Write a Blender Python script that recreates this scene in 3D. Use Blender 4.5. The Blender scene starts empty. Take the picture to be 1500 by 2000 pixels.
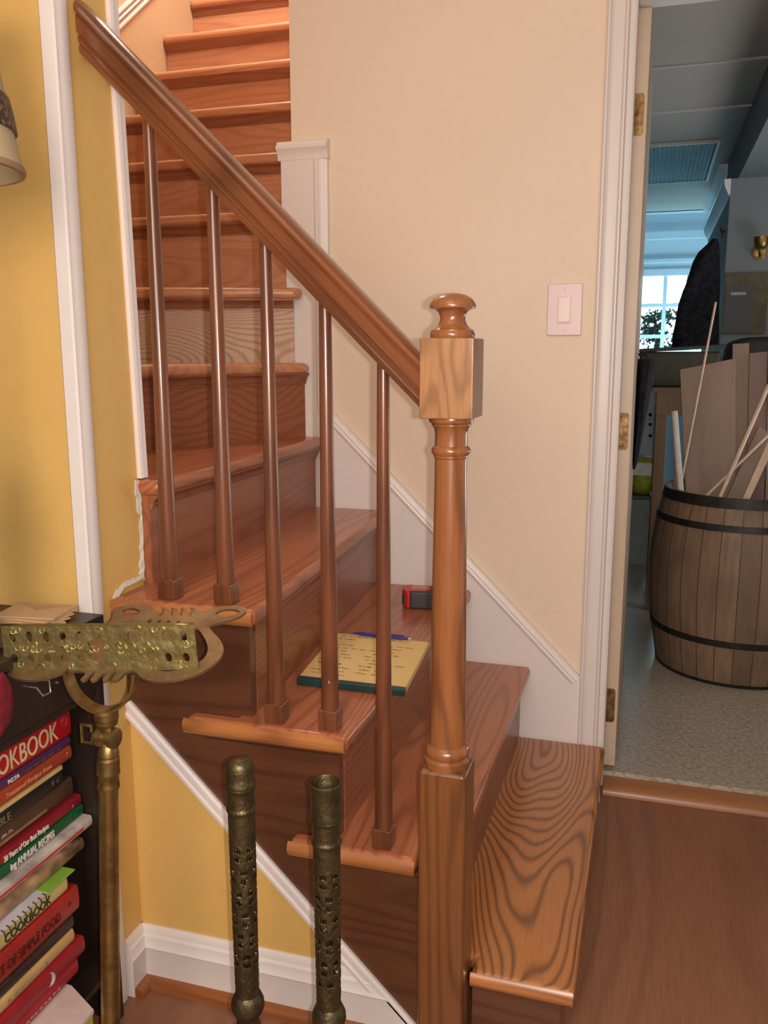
import bpy, bmesh, math, random
from mathutils import Vector, Matrix
random.seed(7)
S = bpy.context.scene
COL = S.collection
PI = math.pi

# ------------------------------------------------------------------ camera geometry
FPX = 1698.5
YAW, PITCH, ROLL = 0.29489, 0.18016, -0.00135
CAM = Vector((0, -2.342, 1.193))
_cy, _sy = math.cos(YAW), math.sin(YAW)
_F = Vector((-_sy, _cy, 0)); _R = Vector((_cy, _sy, 0)); _U = Vector((0, 0, 1))
FWD = _F * math.cos(PITCH) - _U * math.sin(PITCH)
UP2 = _U * math.cos(PITCH) + _F * math.sin(PITCH)
RIGHT = _R * math.cos(ROLL) + UP2 * math.sin(ROLL)
UP = UP2 * math.cos(ROLL) - _R * math.sin(ROLL)

def at(px, py, X=None, Y=None, Z=None):
    """measured point of the photograph on a known world plane"""
    d = FWD + RIGHT * ((px - 750) / FPX) - UP * ((py - 1000) / FPX)
    for i, v in enumerate((X, Y, Z)):
        if v is not None:
            return CAM + d * ((v - CAM[i]) / d[i])

cam_d = bpy.data.cameras.new('camera'); cam = bpy.data.objects.new('camera', cam_d); COL.objects.link(cam)
cam.matrix_world = Matrix(((RIGHT.x, UP.x, -FWD.x, CAM.x), (RIGHT.y, UP.y, -FWD.y, CAM.y), (RIGHT.z, UP.z, -FWD.z, CAM.z), (0, 0, 0, 1)))
cam_d.sensor_fit = 'VERTICAL'; cam_d.sensor_height = 36; cam_d.lens = 36 * FPX / 2000
cam_d.clip_start = 0.02
S.camera = cam

# ------------------------------------------------------------------ materials
def lin(c):
    return tuple(((v / 255) / 12.92 if v / 255 <= .04045 else ((v / 255 + .055) / 1.055) ** 2.4) for v in c) + (1,)

class NT:
    def __init__(s, name):
        s.m = bpy.data.materials.new(name); s.m.use_nodes = True
        s.t = s.m.node_tree; s.b = s.t.nodes['Principled BSDF']
    def n(s, typ, **k):
        nd = s.t.nodes.new(typ)
        for a, v in k.items(): setattr(nd, a, v)
        return nd
    def l(s, a, b): s.t.links.new(a, b)
    def math(s, op, a, b=None, c=None):
        nd = s.n('ShaderNodeMath', operation=op)
        for i, v in enumerate((a, b, c)):
            if v is None: continue
            if isinstance(v, (int, float)): nd.inputs[i].default_value = v
            else: s.l(v, nd.inputs[i])
        return nd.outputs[0]
    def mix(s, fac, a, b):
        nd = s.n('ShaderNodeMix', data_type='RGBA')
        for i, v in ((0, fac), (6, a), (7, b)):
            if isinstance(v, (int, float)): nd.inputs[i].default_value = v
            elif isinstance(v, tuple): nd.inputs[i].default_value = v
            else: s.l(v, nd.inputs[i])
        return nd.outputs[2]
    def coord(s, scale=(1, 1, 1), rot=(0, 0, 0)):
        tc = s.n('ShaderNodeTexCoord'); mp = s.n('ShaderNodeMapping')
        mp.inputs['Scale'].default_value = scale
        if any(rot):
            m0 = s.n('ShaderNodeMapping'); m0.inputs['Rotation'].default_value = rot
            s.l(tc.outputs['Object'], m0.inputs[0]); s.l(m0.outputs[0], mp.inputs[0])
        else:
            s.l(tc.outputs['Object'], mp.inputs[0])
        return mp.outputs[0]
    def noise(s, vec, scale, detail=2, rough=.5, w=None):
        nd = s.n('ShaderNodeTexNoise'); nd.inputs['Scale'].default_value = scale
        nd.inputs['Detail'].default_value = detail; nd.inputs['Roughness'].default_value = rough
        if w is not None:
            nd.noise_dimensions = '4D'; s.l(w, nd.inputs['W'])
        s.l(vec, nd.inputs['Vector'])
        return nd.outputs['Fac']
    def ramp(s, fac, *stops):
        nd = s.n('ShaderNodeValToRGB'); e = nd.color_ramp.elements
        while len(e) < len(stops): e.new(.5)
        for i, (p, c) in enumerate(stops): e[i].position = p; e[i].color = c
        s.l(fac, nd.inputs[0]); return nd.outputs[0]
    def bump(s, h, strength=.2, dist=.002):
        nd = s.n('ShaderNodeBump'); nd.inputs['Strength'].default_value = strength; nd.inputs['Distance'].default_value = dist
        s.l(h, nd.inputs['Height']); s.l(nd.outputs[0], s.b.inputs['Normal'])

def G(v): return (v, v, v, 1)

def paint(name, c, rough=.55, mottle=.06, bump=.08, scale=160, spec=.4):
    k = NT(name); v = k.coord()
    big = k.noise(v, 2.2, 3)
    fine = k.noise(v, 40, 3)
    f = k.math('ADD', k.math('MULTIPLY', big, .7), k.math('MULTIPLY', fine, .3))
    a = lin(c); lo = tuple(x * (1 - mottle * 2) for x in a[:3]) + (1,); hi = tuple(min(1, x * (1 + mottle)) for x in a[:3]) + (1,)
    k.l(k.ramp(f, (.3, lo), (.7, hi)), k.b.inputs['Base Color'])
    k.b.inputs['Roughness'].default_value = rough; k.b.inputs['Specular IOR Level'].default_value = spec
    if bump: k.bump(k.noise(v, scale, 2), bump, .002)
    return k.m

def plain(name, c, rough=.5, metal=0, spec=.5, var=.08, scale=25):
    k = NT(name); v = k.coord(); a = lin(c)
    lo = tuple(x * (1 - var * 2) for x in a[:3]) + (1,); hi = tuple(min(1, x * (1 + var)) for x in a[:3]) + (1,)
    k.l(k.ramp(k.noise(v, scale, 4), (.3, lo), (.7, hi)), k.b.inputs['Base Color'])
    k.b.inputs['Roughness'].default_value = rough; k.b.inputs['Metallic'].default_value = metal
    k.b.inputs['Specular IOR Level'].default_value = spec
    return k.m

def wood(name, c1, c2, axis='Y', scale=5.0, rings=9.0, contrast=.6, rough=.32, coat=.25, rot=(0, 0, 0), fiber=.25, stretch=.14, knots=False):
    k = NT(name)
    st = {'X': (stretch, 1, 1), 'Y': (1, stretch, 1), 'Z': (1, 1, stretch)}[axis]
    fs = {'X': (.05, 1, 1), 'Y': (1, .05, 1), 'Z': (1, 1, .05)}[axis]
    oi = k.n('ShaderNodeObjectInfo'); w = k.math('MULTIPLY', oi.outputs['Random'], 30)
    v = k.coord(st, rot)
    base = k.noise(v, scale, 1.5, .45, w)
    wob = k.noise(v, scale * 9, 2, .5, w)
    r = k.math('ADD', k.math('MULTIPLY', base, rings * 2 * PI), k.math('MULTIPLY', wob, 2.2))
    s = k.math('MULTIPLY_ADD', k.math('SINE', r), .5, .5)
    s = k.math('POWER', s, 2.8)
    fib = k.noise(k.coord(fs, rot), 260, 3, .6, w)
    tone = k.noise(v, scale * .7, 2, .5, w)
    a, b = lin(c1), lin(c2)
    base_c = k.mix(k.math('MULTIPLY', s, contrast), a, b)
    dk = tuple(x * .55 for x in b[:3]) + (1,)
    f2 = k.ramp(fib, (.42, G(0)), (.75, G(1)))
    c = k.mix(k.math('MULTIPLY', f2, fiber), base_c, dk)
    t2 = k.ramp(tone, (.3, G(0)), (.75, G(1)))
    c = k.mix(k.math('MULTIPLY', t2, .35), c, b)
    k.l(c, k.b.inputs['Base Color'])
    k.b.inputs['Roughness'].default_value = rough
    k.b.inputs['Coat Weight'].default_value = coat; k.b.inputs['Coat Roughness'].default_value = .18
    k.bump(fib, .12, .001)
    return k.m

def metal(name, c, dark, rough=.35, emboss=0, scale=60, bscale=90):
    k = NT(name); v = k.coord()
    n = k.noise(v, scale, 4, .6)
    k.l(k.ramp(n, (.32, lin(dark)), (.68, lin(c))), k.b.inputs['Base Color'])
    k.b.inputs['Metallic'].default_value = .9
    k.l(k.ramp(n, (.3, G(rough + .2)), (.7, G(rough))), k.b.inputs['Roughness'])
    if emboss: k.bump(k.noise(v, bscale, 2), emboss, .006)
    return k.m

M = {}
M['yellow'] = paint('yellow_wall_paint', (218, 176, 102), .5, .04)
M['cream'] = paint('cream_wall_paint', (228, 208, 188), .55, .025)
M['white'] = paint('white_trim_paint', (226, 216, 212), .35, .02, .03)
M['white_cool'] = paint('white_door_trim_paint', (218, 208, 204), .35, .02, .03)
M['beige'] = paint('tan_wall_paint', (196, 168, 134), .55, .03)
M['plaster'] = paint('raw_plaster', (214, 208, 196), .8, .15, .4, 90)
M['tread'] = wood('varnished_oak_tread', (188, 114, 76), (122, 64, 40), 'Y', 3.6, 40, .55, .3, .3, stretch=.10)
M['tread_bold'] = wood('bold_grain_oak_tread', (196, 126, 68), (84, 44, 18), 'Y', 2.8, 92, .72, .3, .35, stretch=.24)
M['tread_x'] = wood('varnished_oak_upper_tread', (208, 146, 106), (156, 100, 70), 'X', 4, 34, .4, .34, .25)
M['riser'] = wood('varnished_riser', (160, 94, 62), (104, 56, 36), 'Y', 3.6, 34, .45, .36, .2)
M['riser_x'] = wood('varnished_upper_riser', (200, 140, 104), (152, 100, 72), 'X', 4, 34, .4, .36, .2)
M['cove'] = wood('shade_darkened_cove_molding', (150, 92, 62), (104, 58, 36), 'X', 5, 20, .4, .4, .2)  # shade under the tread nosings is painted into this darker colour
M['riser_bare'] = wood('bare_grey_riser', (214, 180, 154), (156, 124, 102), 'X', 4, 60, .7, .7, 0, stretch=.16)
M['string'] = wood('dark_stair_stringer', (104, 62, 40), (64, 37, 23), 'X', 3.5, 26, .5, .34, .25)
M['nosing'] = wood('worn_oak_nosing', (188, 120, 66), (116, 66, 36), 'X', 6, 20, .55, .3, .3)
M['rail'] = wood('varnished_handrail', (132, 76, 42), (72, 38, 20), 'X', 5, 9, .55, .24, .5, rot=(0, math.radians(-44.5), 0), stretch=.2)
M['newel'] = wood('varnished_newel', (154, 96, 56), (84, 46, 26), 'Z', 8, 13, .5, .26, .45)
M['newel_low_shaded'] = wood('varnished_newel_base_shaded', (128, 78, 42), (76, 44, 22), 'Z', 8, 13, .5, .28, .4)  # shaded copy of the newel wood: light falloff near the floor put into colour
M['newel_block'] = wood('pale_newel_block', (172, 122, 76), (106, 66, 40), 'Z', 10, 12, .5, .3, .35, stretch=.3)
M['baluster'] = wood('dark_baluster', (118, 68, 42), (76, 42, 28), 'Z', 9, 9, .5, .28, .45)
M['floor'] = wood('laminate_floor', (150, 102, 76), (116, 76, 54), 'Y', 4, 12, .4, .42, .1, fiber=.4, stretch=.1)
M['threshold'] = wood('threshold_strip', (160, 106, 66), (120, 74, 42), 'X', 6, 8, .4, .4, .1)
M['shoe'] = wood('shoe_molding', (156, 92, 50), (108, 58, 28), 'X', 6, 8, .4, .35, .2)
M['black_wood'] = wood('black_brown_bookcase', (48, 34, 28), (26, 18, 16), 'Z', 6, 5, .5, .45, .1)
M['brass'] = metal('aged_brass', (170, 140, 88), (120, 96, 56), .3, scale=30)
M['brass_relief'] = metal('embossed_brass_sheet', (200, 186, 126), (140, 126, 78), .3, .5, 40, 45)
M['bronze'] = metal('dark_bronze', (112, 98, 70), (72, 62, 42), .42, .3, 40, 120)
M['hinge'] = metal('worn_hinge_brass', (150, 118, 80), (96, 70, 44), .45)
M['steel'] = metal('bright_steel', (200, 200, 196), (140, 140, 138), .3)
M['plate'] = plain('switch_plate_plastic', (222, 200, 200), .35, var=.01)
M['rocker'] = plain('switch_rocker_plastic', (230, 206, 202), .3, var=.01)

# ------------------------------------------------------------------ mesh helpers
def box(bm, x0, x1, y0, y1, z0, z1):
    vs = [bm.verts.new((x, y, z)) for z in (z0, z1) for y in (y0, y1) for x in (x0, x1)]
    for f in ((0, 2, 3, 1), (4, 5, 7, 6), (0, 1, 5, 4), (2, 6, 7, 3), (0, 4, 6, 2), (1, 3, 7, 5)):
        bm.faces.new([vs[i] for i in f])
    return vs

def obox(bm, o, ux, uy, uz, a, b, c):
    """box centred at o with half sizes a,b,c along unit axes"""
    o = Vector(o); ux, uy, uz = Vector(ux) * a, Vector(uy) * b, Vector(uz) * c
    vs = [bm.verts.new(o + ux * sx + uy * sy + uz * sz) for sz in (-1, 1) for sy in (-1, 1) for sx in (-1, 1)]
    for f in ((0, 2, 3, 1), (4, 5, 7, 6), (0, 1, 5, 4), (2, 6, 7, 3), (0, 4, 6, 2), (1, 3, 7, 5)):
        bm.faces.new([vs[i] for i in f])

def prism(bm, pts, axis, a, b):
    """polygon extruded along an axis; pts are the two other coordinates in order"""
    def mk(p, v):
        return {'X': (v, p[0], p[1]), 'Y': (p[0], v, p[1]), 'Z': (p[0], p[1], v)}[axis]
    A = [bm.verts.new(mk(p, a)) for p in pts]; B = [bm.verts.new(mk(p, b)) for p in pts]
    n = len(pts)
    bm.faces.new(A); bm.faces.new(list(reversed(B)))
    for i in range(n): bm.faces.new((A[i], B[i], B[(i + 1) % n], A[(i + 1) % n]))

def loft(bm, rings, closed=True, caps=True):
    R = [[bm.verts.new(p) for p in r] for r in rings]
    n = len(R[0])
    for a, b in zip(R, R[1:]):
        for i in range(n if closed else n - 1):
            bm.faces.new((a[i], a[(i + 1) % n], b[(i + 1) % n], b[i]))
    if caps and closed:
        bm.faces.new(list(reversed(R[0]))); bm.faces.new(R[-1])

def lathe(bm, prof, c=(0, 0, 0), seg=28, zax=(0, 0, 1), caps=True):
    z = Vector(zax).normalized(); x = z.orthogonal().normalized(); y = z.cross(x); c = Vector(c)
    loft(bm, [[c + z * h + (x * math.cos(2 * PI * i / seg) + y * math.sin(2 * PI * i / seg)) * max(r, .0002) for i in range(seg)] for r, h in prof], True, caps)

def tube(bm, pts, r, seg=10, caps=True):
    pts = [Vector(p) for p in pts]; rings = []
    t0 = (pts[1] - pts[0]).normalized(); x = t0.orthogonal().normalized()
    for i, p in enumerate(pts):
        t = (pts[min(i + 1, len(pts) - 1)] - pts[max(i - 1, 0)]).normalized()
        x = (x - t * x.dot(t)).normalized(); y = t.cross(x)
        rr = r[i] if isinstance(r, (list, tuple)) else r
        rings.append([p + (x * math.cos(2 * PI * k / seg) + y * math.sin(2 * PI * k / seg)) * rr for k in range(seg)])
    loft(bm, rings, True, caps)

def thing(name, label, cat, loc=(0, 0, 0), group=None, kind=None):
    o = bpy.data.objects.new(name, None); COL.objects.link(o); o.location = loc; o.empty_display_size = .05
    tag(o, label, cat, group, kind); return o

def tag(o, label=None, cat=None, group=None, kind=None):
    for k, v in (('label', label), ('category', cat), ('group', group), ('kind', kind)):
        if v: o[k] = v
    return o

def wloc(o):
    return Vector((0, 0, 0)) if o.parent else Vector(o.location)

def obj(name, bm, mat, parent=None, label=None, bevel=0, smooth=None, seg=2, mods=None):
    """link a bmesh built in world coordinates as one object"""
    bmesh.ops.recalc_face_normals(bm, faces=bm.faces)
    me = bpy.data.meshes.new(name); bm.to_mesh(me); bm.free()
    me.materials.append(mat)
    o = bpy.data.objects.new(name, me); COL.objects.link(o)
    if parent:
        o.parent = parent; o.matrix_parent_inverse = Matrix.Translation(-wloc(parent))
    if bevel:
        b = o.modifiers.new('bevel', 'BEVEL'); b.width = bevel; b.segments = seg; b.limit_method = 'ANGLE'; b.angle_limit = math.radians(40)
        if smooth is None: smooth = 35
    if smooth:
        me.shade_smooth() if hasattr(me, 'shade_smooth') else None
        for e in me.polygons: e.use_smooth = True
        if bevel:
            w = o.modifiers.new('wn', 'WEIGHTED_NORMAL'); w.weight = 90
        elif smooth is not True:
            w = o.modifiers.new('wn', 'EDGE_SPLIT'); w.split_angle = math.radians(smooth); w.use_edge_sharp = False
    if label: o['label'] = label
    return o

def struct(name, bm, mat, parent=None, bevel=0, **k):
    o = obj(name, bm, mat, parent, bevel=bevel, **k)
    if not parent: o['kind'] = 'structure'
    return o

def B(): return bmesh.new()

def text_obj(name, s, size, mat, parent, org, xd, yd, ext=.0006, align='LEFT', shear=0, sx=1.0, bold=0, label=None):
    cu = bpy.data.curves.new(name, 'FONT'); cu.body = s; cu.size = size; cu.extrude = ext; cu.align_x = align; cu.align_y = 'CENTER'
    cu.shear = shear; cu.offset = bold; cu.resolution_u = 3
    t = bpy.data.objects.new(name, cu); COL.objects.link(t)
    me = bpy.data.meshes.new_from_object(t.evaluated_get(bpy.context.evaluated_depsgraph_get()))
    bpy.data.objects.remove(t); bpy.data.curves.remove(cu)
    xd = Vector(xd).normalized(); yd = Vector(yd).normalized(); zd = xd.cross(yd)
    m = Matrix(((xd.x * sx, yd.x, zd.x, org[0]), (xd.y * sx, yd.y, zd.y, org[1]), (xd.z * sx, yd.z, zd.z, org[2]), (0, 0, 0, 1)))
    me.transform(m); me.materials.clear(); me.materials.append(mat)
    o = bpy.data.objects.new(name, me); COL.objects.link(o); o.parent = parent; o.matrix_parent_inverse = Matrix.Translation(-wloc(parent))
    if label: o['label'] = label
    return o

def flat(name, loops, th, mat, parent, fr, bevel=.0006, resol=6, label=None):
    """flat cut sheet: loops (outline + holes, 2D) filled, thickened and mapped through fr(u, v, w)"""
    cu = bpy.data.curves.new(name, 'CURVE'); cu.dimensions = '2D'; cu.fill_mode = 'BOTH'; cu.extrude = th / 2; cu.bevel_depth = bevel; cu.bevel_resolution = 1; cu.resolution_u = resol
    for pts, smooth in loops:
        sp = cu.splines.new('NURBS' if smooth else 'POLY'); sp.points.add(len(pts) - 1); sp.use_cyclic_u = True
        if smooth: sp.order_u = 3
        for p, q in zip(sp.points, pts): p.co = (q[0], q[1], 0, 1)
    t = bpy.data.objects.new(name, cu); COL.objects.link(t)
    me = bpy.data.meshes.new_from_object(t.evaluated_get(bpy.context.evaluated_depsgraph_get()))
    bpy.data.objects.remove(t); bpy.data.curves.remove(cu)
    for v in me.vertices: v.co = fr(v.co.x, v.co.y, v.co.z)
    me.materials.clear(); me.materials.append(mat)
    o = bpy.data.objects.new(name, me); COL.objects.link(o)
    if parent: o.parent = parent; o.matrix_parent_inverse = Matrix.Translation(-wloc(parent))
    if label: o['label'] = label
    return o

FZ = -.045          # level of the wooden floor in front
XL = -.92          # yellow wall beside the stairs
TZ = [FZ, .127, .336, .545, .757, .96, 1.168, 1.372, 1.583, 1.79, 2.0, 2.21, 2.42, 2.63, 2.84]

# ================================================================== SETTING
b = B(); box(b, -2.6, 2.2, -4.5, .099, FZ - .05, FZ); struct('floor', b, M['floor'])
k = NT('speckled_vinyl'); v = k.coord()
n1 = k.noise(v, 70, 4, .7); n2 = k.noise(v, 3, 2)
k.l(k.mix(k.math('MULTIPLY', n2, .5), k.ramp(n1, (.35, lin((140, 130, 114))), (.65, lin((196, 186, 170)))), lin((150, 140, 126))), k.b.inputs['Base Color'])
k.b.inputs['Roughness'].default_value = .28
M['vinyl'] = k.m
b = B(); box(b, -.97, 2.0, .095, 6.6, -.06, 0); struct('floor', b, M['vinyl'])
b = B(); prism(b, [(.03, FZ + .001), (.032, -.034), (.04, -.024), (.058, -.016), (.094, -.013), (.094, FZ + .001)], 'X', -.072, .826); struct('trim_1', b, M['threshold'], smooth=40)

# cream wall with doorway
b = B(); box(b, -.975, -.085, 0, .11, FZ, 3.4); struct('wall_back', b, M['cream'])
b = B(); box(b, -.085, .84, 0, .11, 2.055, 3.4); box(b, .84, 2.2, 0, .11, FZ, 3.4); struct('wall_back', b, M['cream'])
# yellow wall block on the left, and stairwell walls
b = B(); prism(b, [(-1.06, FZ), (-.915, FZ), (-.915, .962), (-.932, 1.66), (-.968, 3.4), (-1.06, 3.4)], 'X', -2.4, XL); struct('wall_left', b, M['yellow'])
b = B(); box(b, -2.0, -1.9, -.905, 2.2, .2, 3.4); struct('wall_stairwell', b, M['beige'])
b = B(); box(b, -.975, -.9, .11, 2.2, 0, 3.4); struct('wall_stairwell', b, M['cream'])
b = B(); box(b, -1.9, -.975, 2.1, 2.2, 2, 3.4); struct('wall_stairwell', b, M['beige'])
# yellow knee wall under the stairs
b = B(); prism(b, [(XL, FZ), (-.43, FZ), (-.43, .06), (XL, .535)], 'Y', -.985, -.95); struct('wall_front', b, M['yellow'])

# casing profile swept vertically
def casing(x0, x1, z0, z1, y, name, parent, mat, flip=False):
    w = x1 - x0
    pr = [(0, 0), (0, .016), (.06, .02), (.12, .02), (.2, .013), (.26, .016), (.34, .0165), (.62, .014), (.7, .019), (.76, .019), (.82, .011), (1, .009), (1, 0)]
    pts = [((x1 - p * w) if flip else (x0 + p * w), y - d) for p, d in pr]
    b = B(); prism(b, pts, 'Z', z0, z1); return obj(name, b, mat, parent, smooth=30)

d1 = thing('door_1', None, None, (0, 0, 0), kind='structure')
casing(-.145, -.078, FZ, 2.11, 0, 'casing', d1, M['white_cool'])
casing(.83, .9, FZ, 2.11, 0, 'casing', d1, M['white_cool'], True)
b = B(); prism(b, [(0, 2.038), (-.012, 2.038), (-.014, 2.06), (-.019, 2.09), (-.016, 2.095), (-.02, 2.11), (0, 2.11)], 'X', -.145, .9); obj('head_casing', b, M['white_cool'], d1, smooth=30)
b = B(); box(b, -.086, -.074, 0, .1, 0, 2.055); obj('jamb', b, M['white_cool'], d1, bevel=.002)
b = B(); box(b, .826, .84, 0, .11, 0, 2.055); obj('jamb', b, M['white_cool'], d1, bevel=.002)
b = B(); box(b, -.074, .826, 0, .11, 2.04, 2.057); obj('head_jamb', b, M['white_cool'], d1, bevel=.002)
# the open door: its hinge edge faces the room
M['door_edge'] = paint('cream_door_edge_paint', (196, 174, 152), .4, .04, .05)
b = B(); box(b, -.0775, -.0435, .1, .86, .015, 2.04); slab = obj('door_slab', b, M['door_edge'], d1, bevel=.002)
for zc in (1.79, .985, .2):
    b = B()
    prism(b, [(-.0775, -.05), (-.056, -.05), (-.0515, -.044), (-.0515, .044), (-.056, .05), (-.0775, .05)], 'Y', .0965, .1005)
    bmesh.ops.translate(b, verts=b.verts, vec=(0, 0, zc))
    h = obj('hinge', b, M['hinge'], d1, label='brass hinge leaf')
    b = B(); lathe(b, [(.0045, -.05), (.005, -.048), (.005, .048), (.0045, .05)], (-.0815, .094, zc), 10); obj('hinge_pin', b, M['hinge'], h, smooth=40)

# white trims of the left wall
def trimboard(name, pts, z0, z1, mat=M['white']):
    b = B(); prism(b, pts, 'Z', z0, z1); return struct(name, b, mat, smooth=30)
trimboard('trim_2', [(-.946, -1.062), (-.946, -1.083), (-.943, -1.086), (-.921, -1.086), (-.918, -1.083), (-.9175, -1.074), (-.9165, -1.072), (-.9155, -1.054), (-.917, -1.051), (-.92, -1.05), (-.92, -1.062)], FZ, 3.2)
b = B(); rings = []
for z, ya, yb in ((.962, -.9205, -.899), (1.655, -.9385, -.915), (3.2, -.9785, -.951)):
    rings.append([Vector((x, y, z)) for x, y in ((-.95, ya + .004), (XL, ya + .002), (XL + .003, ya), (XL + .010, ya), (XL + .0115, ya + .003), (XL + .0125, ya + .008), (XL + .0115, ya + .010), (XL + .0125, yb - .002), (XL + .010, yb), (-.95, yb))])
loft(b, rings); struct('trim_3', b, M['white'], smooth=30)
# ragged edge of the cut plasterboard between the trim and the steps
pp = [(272, 938), (274, 975), (277, 1010), (278, 1060), (280, 1100), (279, 1128), (262, 1139), (243, 1147), (232, 1160), (226, 1180), (226, 1200)]
wd = [9, 8, 5, 6, 7, 9, 9, 10, 9, 8, 7]
rnd = random.Random(3); A_, B_ = [], []
fine = []
for i in range(len(pp) - 1):
    for s in range(4):
        t = s / 4; fine.append((pp[i][0] * (1 - t) + pp[i + 1][0] * t, pp[i][1] * (1 - t) + pp[i + 1][1] * t, wd[i]))
b = B(); prev = None
for i, (x, y, w) in enumerate(fine):
    nx, ny = (-1, 0) if y < 1128 else ((-.4, -.9) if x > 240 else (-.9, -.4))
    p = at(x + rnd.uniform(-1, 1), y, X=XL + .0035); q = at(x + nx * (w + rnd.uniform(-2, 2)), y + ny * (w + rnd.uniform(-2, 2)), X=XL + .001)
    cur = (b.verts.new(p), b.verts.new(q))
    if prev: b.faces.new((prev[0], cur[0], cur[1], prev[1]))
    prev = cur
o = struct('trim_4', b, M['plaster'])
sm = o.modifiers.new('thick', 'SOLIDIFY'); sm.thickness = .003

# diagonal white trim on the knee wall, baseboards and shoe
p0, p1 = Vector((-.915, 0, .545)), Vector((-.325, 0, -.041))
dr = (p1 - p0).normalized(); nr = Vector((dr.z, 0, -dr.x))
if nr.z < 0: nr = -nr
b = B(); rings = []
for e in (p0, p1):
    rings.append([e + nr * u + Vector((0, -.985 - d, 0)) for u, d in ((.004, 0), (.004, .012), (.0, .016), (-.006, .016), (-.009, .012), (-.016, .011), (-.019, .015), (-.025, .014), (-.03, .008), (-.03, 0))])
loft(b, rings); struct('trim_5', b, M['white'], smooth=30)
bprof = [(0, FZ), (-.016, FZ), (-.016, .03), (-.018, .034), (-.014, .04), (-.013, .055), (-.009, .06), (-.008, .068), (-.003, .075), (0, .075)]
b = B()
rl = [Vector((XL + .0, -.985 + y, z)) for y, z in bprof]
rr = [Vector((-.43 + (.06 - z) * 1.0, -.985 + y, z)) for y, z in bprof]
loft(b, [rl, rr]); struct('baseboard_front', b, M['white'], smooth=30)
b = B(); loft(b, [[Vector((XL - y, yy, z)) for y, z in bprof] for yy in (-1.046, -.985)]); struct('baseboard_left', b, M['white'], smooth=30)
sp = [(0, FZ), (-.02, FZ), (-.0195, FZ + .008), (-.016, FZ + .016), (-.009, FZ + .021), (0, FZ + .022)]
b = B(); loft(b, [[Vector((x, -1.0 + y, z - .003)) for y, z in sp] for x in (XL + .016, -.33)]); struct('trim_6', b, M['shoe'], smooth=40)
b = B(); loft(b, [[Vector((XL + .016 - y, yy, z - .003)) for y, z in sp] for yy in (-1.044, -1.001)]); struct('trim_7', b, M['shoe'], smooth=40)

# white skirting of the cream wall, its cap and the tall plinth
b = B(); prism(b, [(-.975, .1), (-.078 - .067, FZ), (-.145, .315), (-.866, 1.03), (-.975, 1.03)], 'Y', -.016, -.0005); struct('baseboard_back', b, M['white'])
c0, c1 = Vector((-.866, 0, 1.036)), Vector((-.1455, 0, .316)); dr = (c1 - c0).normalized(); nr = Vector((-dr.z, 0, dr.x))
if nr.z < 0: nr = -nr
b = B(); rings = []
for e in (c0, c1):
    rings.append([e + nr * u + Vector((0, -d, 0)) for u, d in ((.002, 0), (.002, .012), (-.002, .018), (-.008, .02), (-.013, .022), (-.016, .019), (-.022, .021), (-.027, .019), (-.031, .0165), (-.031, 0))])
loft(b, rings); struct('trim_8', b, M['white'], smooth=30)
b = B(); box(b, -1.0, -.905, -.018, -.0005, .5, 1.72)
prism(b, [(-.905, -.018), (-.9, -.022), (-.893, -.022), (-.889, -.017), (-.88, -.0165), (-.876, -.014), (-.868, -.012), (-.866, -.008), (-.866, -.0005), (-.905, -.0005)], 'Z', 1.03, 1.72)
struct('trim_9', b, M['white'], smooth=30)
b = B(); loft(b, [[Vector((x0, -d, z)) for d, z in ((.0005, 1.712), (.02, 1.712), (.021, 1.722), (.026, 1.732), (.034, 1.740), (.034, 1.748), (.027, 1.750), (.027, 1.758), (.0005, 1.765))] for x0 in (-1.008, -.862)]); struct('trim_10', b, M['white'], smooth=30)
b = B(); box(b, -2.4, 2.2, -4.5, 2.2, 3.4, 3.45); struct('ceiling', b, M['cream'])
# stairwell stringer trim on the tan wall
s0, s1 = at(213, 78, X=-1.897), at(292, 0, X=-1.897); dd = (s1 - s0)
b = B()
for u in (0, .03, .05):
    e0 = s0 - dd * .6 + Vector((0, 0, u)); e1 = s1 + dd * 1.5 + Vector((0, 0, u))
    w_ = .018 if u != .03 else .012
    loft(b, [[e + Vector((dx, 0, dz)) for dx, dz in ((-.003, 0), (.008, .002), (.01, w_ * .5), (.008, w_), (-.003, w_))] for e in (e0, e1)])
struct('trim_11', b, M['beige'] if 0 else M['white'], smooth=30)

# ================================================================== STAIRCASE
st = thing('staircase', 'varnished oak staircase winding up to the left behind the white wall trim', 'staircase', (-.3, -.5, FZ))
YB = -.0175
TH = .03
def tread(n, pts, mat, label=None, bev=.012):
    b = B(); prism(b, pts, 'Z', TZ[n] - TH, TZ[n]); return obj('tread', b, mat, st, label, bevel=bev, seg=4)
def riser(n, p, q, mat, label=None, th=.018, cove=True):
    """riser below tread n along p->q (its face on the left-hand side looking p->q is the front)"""
    p, q = Vector((p[0], p[1], 0)), Vector((q[0], q[1], 0)); d = (q - p).normalized(); nn = Vector((d.y, -d.x, 0))
    z0, z1 = TZ[n - 1] - (.016 if n > 1 else 0), TZ[n] - TH + .002
    b = B(); loft(b, [[e + nn * o + Vector((0, 0, z)) for o, z in ((0, z0), (-th, z0), (-th, z1), (0, z1))] for e in (p, q)])
    obj('riser', b, mat, st, label)
    if cove:
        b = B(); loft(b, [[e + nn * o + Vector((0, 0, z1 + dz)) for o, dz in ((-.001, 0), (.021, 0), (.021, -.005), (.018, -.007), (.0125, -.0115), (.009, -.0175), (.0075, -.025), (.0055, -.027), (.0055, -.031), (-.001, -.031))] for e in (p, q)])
        obj('cove_molding', b, M['cove'], st, smooth=30)

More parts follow.
